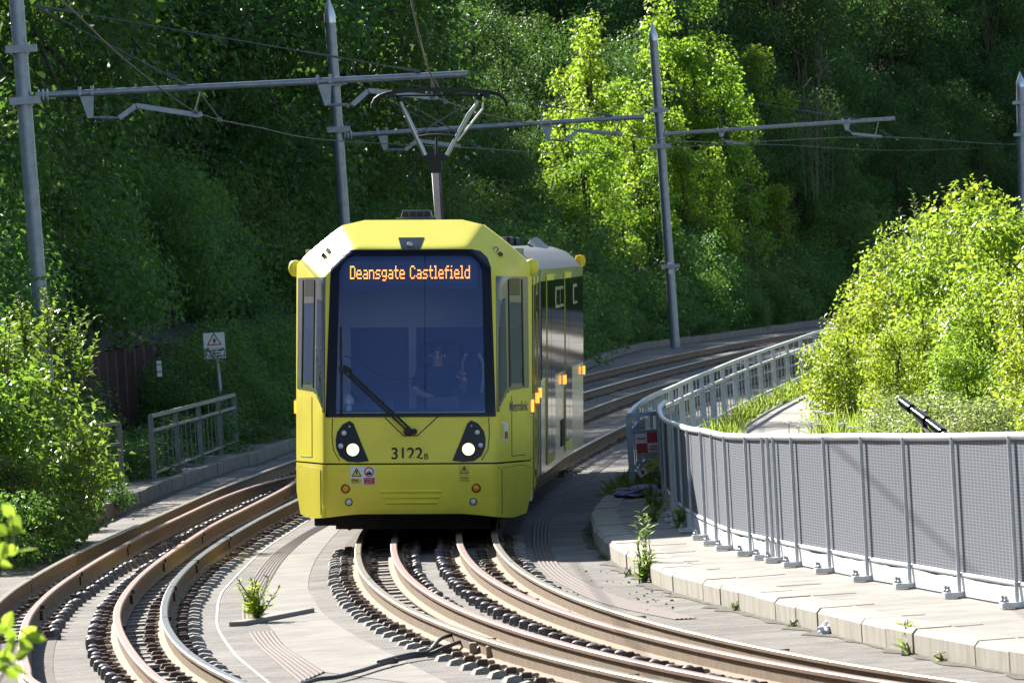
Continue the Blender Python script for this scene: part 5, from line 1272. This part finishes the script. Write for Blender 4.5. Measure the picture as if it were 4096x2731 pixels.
# the sunlit clump right of the third pole
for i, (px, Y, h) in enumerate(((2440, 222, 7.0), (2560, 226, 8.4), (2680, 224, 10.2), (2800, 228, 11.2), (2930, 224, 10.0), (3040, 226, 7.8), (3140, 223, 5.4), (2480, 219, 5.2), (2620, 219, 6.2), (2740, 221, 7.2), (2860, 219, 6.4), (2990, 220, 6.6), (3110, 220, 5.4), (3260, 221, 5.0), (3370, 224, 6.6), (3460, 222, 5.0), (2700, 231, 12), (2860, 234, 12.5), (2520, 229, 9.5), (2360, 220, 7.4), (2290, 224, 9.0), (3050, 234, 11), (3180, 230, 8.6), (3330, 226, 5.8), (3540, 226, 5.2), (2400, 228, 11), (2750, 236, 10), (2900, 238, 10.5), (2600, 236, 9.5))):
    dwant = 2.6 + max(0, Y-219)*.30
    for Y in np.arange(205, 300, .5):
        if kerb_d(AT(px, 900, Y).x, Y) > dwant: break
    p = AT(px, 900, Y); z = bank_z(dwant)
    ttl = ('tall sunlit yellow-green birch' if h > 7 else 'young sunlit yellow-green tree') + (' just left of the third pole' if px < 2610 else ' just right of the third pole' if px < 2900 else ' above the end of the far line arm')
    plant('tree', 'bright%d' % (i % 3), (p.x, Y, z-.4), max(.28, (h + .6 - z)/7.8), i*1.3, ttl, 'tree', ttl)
for i, px in enumerate((735, 800, 870, 940, 1000, 1060, 1120, 1180)):
    Y = 127.5 + 1.6*i; x = AT(px, 1700, Y).x; plant('shrub', 'shrub%d' % (i % 3), (x, Y, -.05), .72 + .05*(i % 3), i*1.9, 'dark shrub draped over the sheet piling behind the electric wire sign', 'shrub', 'shrubs draped over the piling behind the sign', 1.05)
for i, (px, Y, sc) in enumerate(((3620, 284, 1.0), (3720, 288, 1.2), (3820, 292, 1.3), (3900, 290, 1.1), (3980, 296, 1.4), (4060, 299, 1.4), (4120, 305, 1.5), (3780, 300, 1.6), (3940, 306, 1.7), (4080, 312, 1.8), (3860, 282, .8), (4020, 288, .9))):
    x = AT(px, 800, Y).x; plant('tree', 'mid%d' % (i % 3), (x, Y, max(0, bank_z(kerb_d(x, Y))-.5)), sc, i*1.3, 'distant tree filling the top right corner behind the farthest dark pole', 'tree', 'distant trees behind the farthest pole')
for i, (px, dd_, sc) in enumerate(((1900, 7, .8), (1960, 9, .9), (2030, 6, .75), (2090, 8, .85), (2150, 10, .95), (2210, 6.5, .75), (2270, 8.5, .85), (2330, 11, 1.0), (2050, 12, 1.0), (2200, 13, 1.1), (1950, 13, 1.1), (2380, 7, .7), (2120, 15, 1.1), (2300, 15, 1.1))):
    for Y in np.arange(170, 300, .5):
        if kerb_d(AT(px, 900, Y).x, Y) > dd_: break
    x = AT(px, 900, Y).x; plant('tree', 'mid%d' % (i % 3), (x, Y, bank_z(dd_)-.4), sc, i*1.3, 'mid-sized dark tree on the bank between the pantograph and the sunlit birches', 'tree', 'trees between the pantograph and the birches')
# sunlit bush on the left
for i, (px, py, Y, sc, key) in enumerate(((-20, 1960, 83, .92, 'lush0'), (95, 1950, 85, .82, 'lush1'), (-120, 1900, 86, 1.1, 'lush2'), (60, 1800, 88, 1.06, 'lush1'), (190, 1960, 88, .48, 'lush2'), (40, 2000, 82, .45, 'lush0'))):
    p = AT(px, py, Y); plant('bush', key, (p.x, Y, -.02), sc, i*1.1, ('big leafy sunlit bush at the left edge hiding the foot of the first pole' if sc > .8 else 'small sunlit bush at the right foot of the big left bush'), 'bush', 'sunlit bushes at the left edge, ' + ('big' if sc > .8 else 'small'), .98)
for i, (px, Y, sc) in enumerate(((-20, 80.5, .8), (50, 82.5, .7), (120, 84.5, .75), (190, 88, .7), (400, 97.0, .5), (240, 92, .6), (20, 84, .9))):
    x = AT(px, 2000, Y).x; plant('shrub', 'low%d' % (i % 3), (x, Y, -.03), sc, i*1.7, 'low leafy shrub spilling over the left kerb below the big sunlit bush', 'shrub', 'low shrubs spilling over the left kerb')
# sunlit bushes on the right bank
rb = [(5.3, 112, .6, 'bush'), (6.2, 118, .85, 'bush'), (6.9, 126, 1.0, 'bush'), (7.7, 134, 1.05, 'bush'), (8.2, 140, 1.15, 'bush'), (5.6, 103, .55, 'bush'), (6.4, 108, .8, 'bush'), (7.4, 114, 1.05, 'bush'), (8.2, 120, 1.15, 'bush'), (8.9, 128, 1.2, 'bush'),
      (6.9, 100, .75, 'bush'), (7.6, 105, 1.0, 'bush'), (8.6, 110, 1.15, 'bush'), (7.6, 97, .85, 'bush'), (8.4, 101, 1.1, 'bush'), (9.5, 116, 1.15, 'bush'), (6.2, 96, .55, 'bush'), (6.9, 92, .65, 'bush'), (7.3, 89, .75, 'bush'), (9.3, 106, 1.1, 'bush'), (8.1, 93, .9, 'bush')]
for i, (x, y, sc, kd) in enumerate(rb):
    px, py = proj((x, y, 1.5)); lab = 'sunlit yellow-green bush on the right bank ' + ('beside the railing end' if px < 3500 else 'above the fence at the right edge' if px > 3850 else 'behind the black handrail')
    plant('bush', kd+str(i % 3), (x, y, right_z(x, y)-.05), sc*rng.uniform(.92, 1.06), i*1.9, lab, 'bush', lab, rng.uniform(.92, 1.12))
for i in range(26):
    y = rng.uniform(88.9, 104); x = np.interp(y, [89, 96, 104], [4.5, 4.8, 5.3]) + rng.uniform(.2, 3.0)
    if 3480 < proj((x, y, .5))[0] < 3860 and y < 93: continue
    plant('bramble', 'silver%d' % (i % 3), (x, y, .1), rng.uniform(.55, .85), i*2.1, 'low silvery-green bramble just behind the mesh fence, below the tall right bush', 'bramble', 'low brambles behind the mesh fence')
# tall upright sprigs standing out of the bush tops and weeds: lance-leaved stems
def sprig(seed, h, nst, leaf, spread, m, per=26, aspect=.3, wig=.1):
    rs = np.random.RandomState(seed); P = []; N = []; A = []; S = []; mb = MB()
    for k in range(nst):
        a = rs.rand()*6.28; lean = spread*rs.rand(); top = np.array([math.cos(a)*lean, math.sin(a)*lean, h*(.65+.35*rs.rand())])
        pts = [np.array([0, 0, 0.]) + rs.randn(3)*.02*[1, 1, 0], top*.5+rs.randn(3)*wig*.3, top]; mb.tube([Vector(p) for p in pts], .006*h**.5, 5, rs=[.010, .007, .003])
        for j in range(per):
            t = .12 + .88*j/per; p = (1-t)**2*pts[0]+2*t*(1-t)*pts[1]+t*t*pts[2]; b = rs.rand()*6.28
            P.append(p); A.append([math.cos(b), math.sin(b), .55]); N.append([-math.cos(b)*.5, -math.sin(b)*.5, 1.0]); S.append(leaf*(1.15-.6*t)*(.7+.6*rs.rand()))
    return leaf_mesh('foliage', np.array(P), np.array(N)+rs.randn(len(P), 3)*.25, np.array(A), np.array(S), m, aspect, seed), mb.mesh('stems', STEM)
def put_sprig(name, loc, args, label, cat, group=None):
    fm, sm = sprig(*args); r = empty(name, loc)
    for nm, me in (('foliage', fm), ('stems', sm)):
        o = bpy.data.objects.new(nm, me); C.objects.link(o); o.parent = r
    return tag(r, label, cat, group)
for i, (px, py, Y, h) in enumerate(((3640, 1010, 121, 1.9), (3800, 1000, 122, 2.0), (3900, 1040, 120, 1.6), (3560, 1080, 124, 1.5), (3400, 1260, 136, 1.1), (3720, 1040, 118, 1.7), (4050, 1080, 116, 1.6), (3500, 1130, 126, 1.3), (3450, 1190, 130, 1.2), (3350, 1350, 138, 1.0), (3690, 960, 122, 1.9), (3850, 980, 119, 1.8), (3960, 1010, 117, 1.7))):
    p = AT(px, py, Y); put_sprig('shrub', (p.x, Y, p.z-.95), (200+i, h, 7, .16, .5, LEAF_B), 'upright lance-leaved shrub with pale stems sticking out of the top of the right bush', 'shrub', 'upright sprigs above the right bush')
for i, (px, py, Y, h) in enumerate(((90, 1220, 84, 1.1), (190, 1220, 85, 1.1), (270, 1270, 85, .9), (10, 1310, 83, 1.0), (330, 1380, 86, .8))):
    p = AT(px, py, Y); put_sprig('shrub', (p.x, Y, p.z-h*.55), (220+i, h*.8, 6, .12, .40, LEAF_G, 22, .5), 'pale lance-leaved sprigs growing from the top of the big sunlit left bush', 'shrub', 'pale sprigs on the left bush')
put_sprig('sapling', Vector((*r4(680, 1180), GZ)), (240, .46, 12, .13, .27, LEAF_L, 14, .34), 'small bright green sapling growing from the slab joint between the tracks', 'sapling')
p = G(2585, 2330, GZ); th = put_sprig('thistle', (p.x, p.y, GZ), (241, .95, 3, .15, .10, LEAF_B, 34, .16), 'tall spiky thistle growing against the pale kerb', 'thistle')
put_sprig('weed', (p.x-.03, p.y-.1, GZ), (242, .34, 9, .10, .2, LEAF_L, 9, .5), 'tuft of broad green weed leaves at the foot of the thistle', 'weed')
p = G(3630, 2610, GZ); put_sprig('weed', (p.x, p.y, GZ), (243, .30, 3, .12, .12, LEAF_L, 8, .35), 'small straggly weed in a kerb joint near the bottom right', 'weed')
for i, (u, v) in enumerate(((560, 1530), (590, 1420), (510, 1350), (620, 1260))):
    p = G(2400+u/2.6125, 1500+v/2.6125, 0); put_sprig('weed', (p.x, p.y, 0), (250+i, .2+.04*i, 10, .13, .16, GRASS, 6, .14), ('grass tuft on the shaded walkway, ' + ('nearest', 'second nearest', 'third nearest', 'farthest')[i] + ' of the four at the fence foot'), 'weed', 'grass tufts on the walkway')
p = G(2715, 2110, 0); put_sprig('weed', (p.x, p.y, 0), (259, .28, 9, .15, .2, LEAF_L, 6, .2), 'broader sunlit-edged weed on the walkway where the tram shadow ends', 'weed')
r_ = random.Random(12)
for i in range(7):
    k_ = r_.randrange(8, len(st)-3); q = st[k_]; put_sprig('weed', (q.x - .035, q.y + r_.uniform(-.1, .1), GZ), (300+i, r_.uniform(.05, .11), 4, r_.uniform(.04, .065), .06, (LEAF_L, LEAF_G, GRASS)[i % 3], 5, .4), 'tiny weed sprouting from the dirt at the foot of the pale right-hand kerb', 'weed', 'tiny weeds along the right kerb foot')
# rough grass: railing strip and kerb end
def grass(name, pts, h0, h1, seed, label, w_=.045):
    rs = np.random.RandomState(seed); n = len(pts); P = np.array(pts); A = rs.randn(n, 3)*.35 + np.array([.1, 0, 1]); N = rs.randn(n, 3) + np.array([0, -.8, 0]); S = h0 + (h1-h0)*rs.rand(n)
    o = bpy.data.objects.new(name, leaf_mesh(name, P, N, A, S, GRASS, w_, seed, .1)); C.objects.link(o); return tag(o, label, 'grass', kind='stuff')
rs = np.random.RandomState(7); pts = []
for _ in range(20000):
    y = 88.8 + 75*rs.rand()**1.25; x0 = np.interp(y, [q[1] for q in RAILP], [q[0] for q in RAILP]); x = x0 + .15 + 2.1*rs.rand()**.8
    xp = np.interp(y, [q.y for q in pp], [q.x for q in pp])
    if x > xp - .05 and y < 134: continue
    pts.append((x, y, .02))
grass('grass', pts, .15, .42, 1, 'rough sunlit grass along the strip between the curved railing and the footpath')
pts = []
for _ in range(1500):
    q = G(2200 + rs.uniform(430, 620)/1.809, 1200 + rs.uniform(1080, 1330)/1.809, GZ+.05); pts.append((q.x + rs.randn()*.05, 86.5+rs.rand()*3.5, GZ+.02))
pts = [(1.0 + .42*rs.rand()**.7 + .05*(y_-86), y_, GZ+.02) for y_ in 86.8 + 5*rs.rand(1500)]
grass('grass', pts, .18, .42, 2, 'dark grass clump at the near corner post of the curved railing')
pts = [(p_.x, p_.y, .1) for p_ in []] + [(np.interp(y_, [89, 104], [4.0, 4.4]) + 3.6*rs.rand(), y_, .08) for y_ in 88.9 + 16*rs.rand(3500)]
grass('grass', pts, .2, .5, 3, 'tall weeds and grass filling the bank behind the mesh fence')
# umbellifer flowers
fl = [AT(px, py, Y) for px, py, Y in ((3190, 1710, 96), (3280, 1700, 95), (3370, 1695, 96), (3410, 1710, 95), (3270, 1650, 99), (3320, 1655, 100), (3240, 1690, 98), (3150, 1690, 97), (3480, 1690, 94))]
for p in fl:
    mb = MB(); r_ = random.Random(p.x)
    for k in range(16): mb.lathe((p.x + r_.gauss(0, .045), p.y + r_.gauss(0, .05), p.z + r_.gauss(0, .008)), [(.018, 0), (.02, .008), (.001, .014)], 6)
    mb.tube([(p.x, p.y, .1), (p.x+.02, p.y, p.z)], .006, 5, mi=1)
    o = mb.build('flower_head', [FLOWER, STEM]); tag(o, 'white umbellifer flower head among the brambles behind the mesh fence', 'flower', 'white flower heads behind the fence')
for i, (px, py, Y, h, n_) in enumerate(((215, 700, 128, 3.6, 7), (270, 720, 130, 3.0, 5), (3230, 420, 236, 4.6, 6), (3290, 410, 238, 3.6, 4))):
    p = AT(px, py, Y); r_ = random.Random(i+40); mb = MB()
    for k in range(n_):
        b_ = Vector((r_.uniform(-.25, .25), r_.uniform(-.2, .2) + 1.2, -1.6)); t_ = Vector((b_.x*2.4 + r_.uniform(-.4, .4), r_.uniform(-.3, .3), h*r_.uniform(.6, 1))); m_ = b_.lerp(t_, .5) + Vector((r_.uniform(-.12, .12), 0, 0)); mb.tube(cr([b_, m_, t_], 4), .02, 5, rs=[.016-.0014*q for q in range(9)])
        for q in range(3): a_ = b_.lerp(t_, r_.uniform(.4, .9)); mb.tube([a_, a_ + Vector((r_.uniform(-.5, .5), r_.uniform(-.3, .3), r_.uniform(.3, .8)))], .008, 4)
    o = mb.build('bare_sapling', mat('pale_bark', (.12, .105, .09), .9)); o.location = (p.x, Y, p.z - h*.35)
    tag(o, ('thin bare pale stems among the dark trees just right of the first pole', 'smaller clump of bare stems among the dark trees right of the first pole', 'tall bare twiggy stems above the far line arm', 'shorter bare twiggy stems above the far line arm')[i], 'sapling')
# out of focus twig in the near left corner
def near_twig(pts, Y, label, seed):
    q = [AT(px, py, Y) for px, py in pts]; o0 = q[0]; r = empty('leafy_twig', o0); mb = MB(); mb.tube(cr([p-o0 for p in q], 4), .003, 5); mb.build('stems', STEM, r)
    rs = np.random.RandomState(seed); vs = []; fs = []
    for p in q:
        for k in range(2):
            c = np.array(p-o0)+rs.randn(3)*[.012, .03, .012]; n = rs.randn(3)*.45+[0, -1, .35]; n /= np.linalg.norm(n); a_ = rs.randn(3)*[1, .3, .8]+[.5, 0, .1]; a_ -= a_.dot(n)*n; a_ /= np.linalg.norm(a_); sd = np.cross(n, a_); L = .050+.03*rs.rand()
            i0 = len(vs); prof = [(0, 0), (.12, .22), (.35, .36), (.62, .30), (.85, .14), (1.0, 0)]
            for t, w_ in prof: vs.append(tuple(c + a_*L*t + sd*L*w_ + n*L*.10*w_*2 - n*L*.12*t*t))
            for t, w_ in prof[-2:0:-1]: vs.append(tuple(c + a_*L*t - sd*L*w_ + n*L*.10*w_*2 - n*L*.12*t*t))
            m_ = len(vs)-i0; fs += [(i0, i0+j, i0+j+1) for j in range(1, m_-1)]
    me = bpy.data.meshes.new('foliage'); me.from_pydata(vs, [], fs); at_ = me.attributes.new('rnd', 'FLOAT', 'FACE'); at_.data.foreach_set('value', np.repeat(rs.rand(len(fs)//8+1), 8)[:len(fs)].astype(np.float32)); me.materials.append(LEAF_L)
    o = bpy.data.objects.new('foliage', me); C.objects.link(o); o.parent = r; tag(r, label, 'twig')
near_twig([(-60, 2330), (0, 2250), (30, 2120), (45, 2060), (60, 2200)], 24, 'blurred bright leafy twig at the left edge, upper one', 5)
near_twig([(-40, 2790), (10, 2700), (45, 2620), (70, 2560), (110, 2540), (30, 2500), (0, 2600), (60, 2660)], 24, 'blurred bright leafy twig in the bottom left corner', 6)

# ------------------------------------------------------------------ small things
hr = empty('handrail', AT(3606, 1605, 90.6)); o0 = hr.location.copy(); tag(hr, 'black tubular handrail with clamp rings poking out of the right bush above the fence', 'handrail')
a, b = AT(3606, 1605, 90.6) - o0, AT(3790, 1745, 89.0) - o0
mb = MB(); mb.tube([a, b], .045, 10); mb.build('tube', BLK, hr, smooth=50)
for t in (.12, .45, .8):
    c = a.lerp(b, t); d = (b-a).normalized(); mb = MB(); mb.tube([c-d*.18, c+d*.18], .065, 10); mb.build('clamp_ring', BLK, hr, smooth=50)
mb = MB(); mb.tube([a.lerp(b, .3)+Vector((0, 0, -.05)), a.lerp(b, .8)+Vector((0, 0, -.22))], .035, 8); mb.tube([a.lerp(b, .5), a.lerp(b, .5)+Vector((0, 0, -.9))], .035, 8); mb.build('support', BLKM, hr)
# trackside cable
def r1(u, v, z=GZ): return G(1300+u/2.4086, 2080+v/2.4086, z)
cbp = [r1(-260, 1640), r1(-80, 1580), r1(120, 1555), r1(330, 1500), r1(520, 1440), r1(660, 1400), r1(830, 1360), r1(1000, 1335)]
cbp = [p+Vector((0, 0, .04)) for p in cbp]
cbl = empty('track_cable', cbp[-1]); tag(cbl, 'pair of dark rubber cables crossing the slab to a clamp on the nearest rail', 'cable')
o0 = Vector(cbl.location); e1 = r1(1460, 1225, -.10); e2 = r1(1490, 1235, -.10)
mb = MB(); mb.tube([p-o0 for p in cr(cbp + [r1(1180, 1320)+Vector((0, 0, .09)), r1(1350, 1280)+Vector((0, 0, .1)), e2], 5)], .018, 8); mb.build('cable', RUBBER, cbl, smooth=60)
mb = MB(); mb.tube([p-o0+Vector((.0, .05, .02)) for p in cr(cbp[4:] + [r1(1130, 1275)+Vector((0, 0, .1)), r1(1330, 1250)+Vector((0, 0, .11)), e1], 5)], .017, 8); mb.build('cable', RUBBER, cbl, smooth=60)
mb = MB(); mb.box(e1-o0, (.12, .10, .09)); mb.box(e2-o0+Vector((.04, 0, 0)), (.05, .14, .12)); mb.box(r1(1605, 1265, -.10)-o0, (.09, .10, .10)); mb.build('clamp', CLIPT, cbl, bevel=.012)
mb = MB(); c = cbp[5]-o0; mb.tube([c-Vector((.03, .03, 0)), c+Vector((.03, .03, 0))], .025, 8); mb.build('cable_tie', RUBBER, cbl)
# litter
def crumple(name, c, size, m, seed, label, cat):
    rs = np.random.RandomState(seed); bm = bmesh.new(); bmesh.ops.create_icosphere(bm, subdivisions=3, radius=1)
    for v in bm.verts:
        k = 1 + .28*math.sin(v.co.x*5+seed) * math.cos(v.co.y*6) + .16*rs.randn()*.6; v.co = Vector((v.co.x*size[0]*k, v.co.y*size[1]*k, max(v.co.z, -.6)*size[2]*k))
    me = bpy.data.meshes.new(name); bm.to_mesh(me); bm.free(); me.materials.append(m); o = bpy.data.objects.new(name, me); C.objects.link(o); o.location = c; return tag(o, label, cat)
crumple('plastic_bag', G(3318, 2535, GZ) + Vector((0, 0, .04)), (.085, .13, .06), BAG, 3, 'crumpled white plastic bag on the slab in front of the pale kerb', 'litter')
p = AT(2200+700/1.809, 1200+1305/1.809, 86.0); crumple('cloth', (p.x, 86.0, .06), (.42, .5, .07), CLOTH, 5, 'crumpled lilac cloth lying at the foot of the caution board', 'cloth')
p = AT(2200+535/1.809, 1200+1320/1.809, 85.4); crumple('stone', (p.x, 85.4, GZ+.1), (.11, .12, .10), STONE, 6, 'rounded grey stone at the end of the walkway by the grass clump', 'stone')
rs_ = random.Random(4); pts = []
for k in range(70):
    u, v = rs_.choice([(rs_.uniform(700, 1250), rs_.uniform(450, 900)), (rs_.uniform(1300, 1680), rs_.uniform(650, 900))]); q = G(2000+u/2.4086, 2080+v/2.4086, GZ); pts.append(q)
for k in range(160):
    i = rs_.randrange(60, len(LKw)); q = LKw[i]; 
    if q.y < 80 or q.y > 130: continue
    pts.append(Vector((q.x + abs(rs_.gauss(.12, .12)), q.y + rs_.uniform(-.3, .3), GZ)))
mb = MB()
for q in pts: s = rs_.uniform(.006, .018); mb.box(q + Vector((0, 0, s*.4)), (s*rs_.uniform(1, 2), s*rs_.uniform(1, 2), s), Euler((0, 0, rs_.uniform(0, 3))).to_matrix(), taper=.6)
tag(mb.build('pebbles', STONE), 'scattered small stones and grit on the slabs and along the kerb foot', 'pebbles', kind='stuff')
print('plants', cnt, 'objects', len(bpy.data.objects))
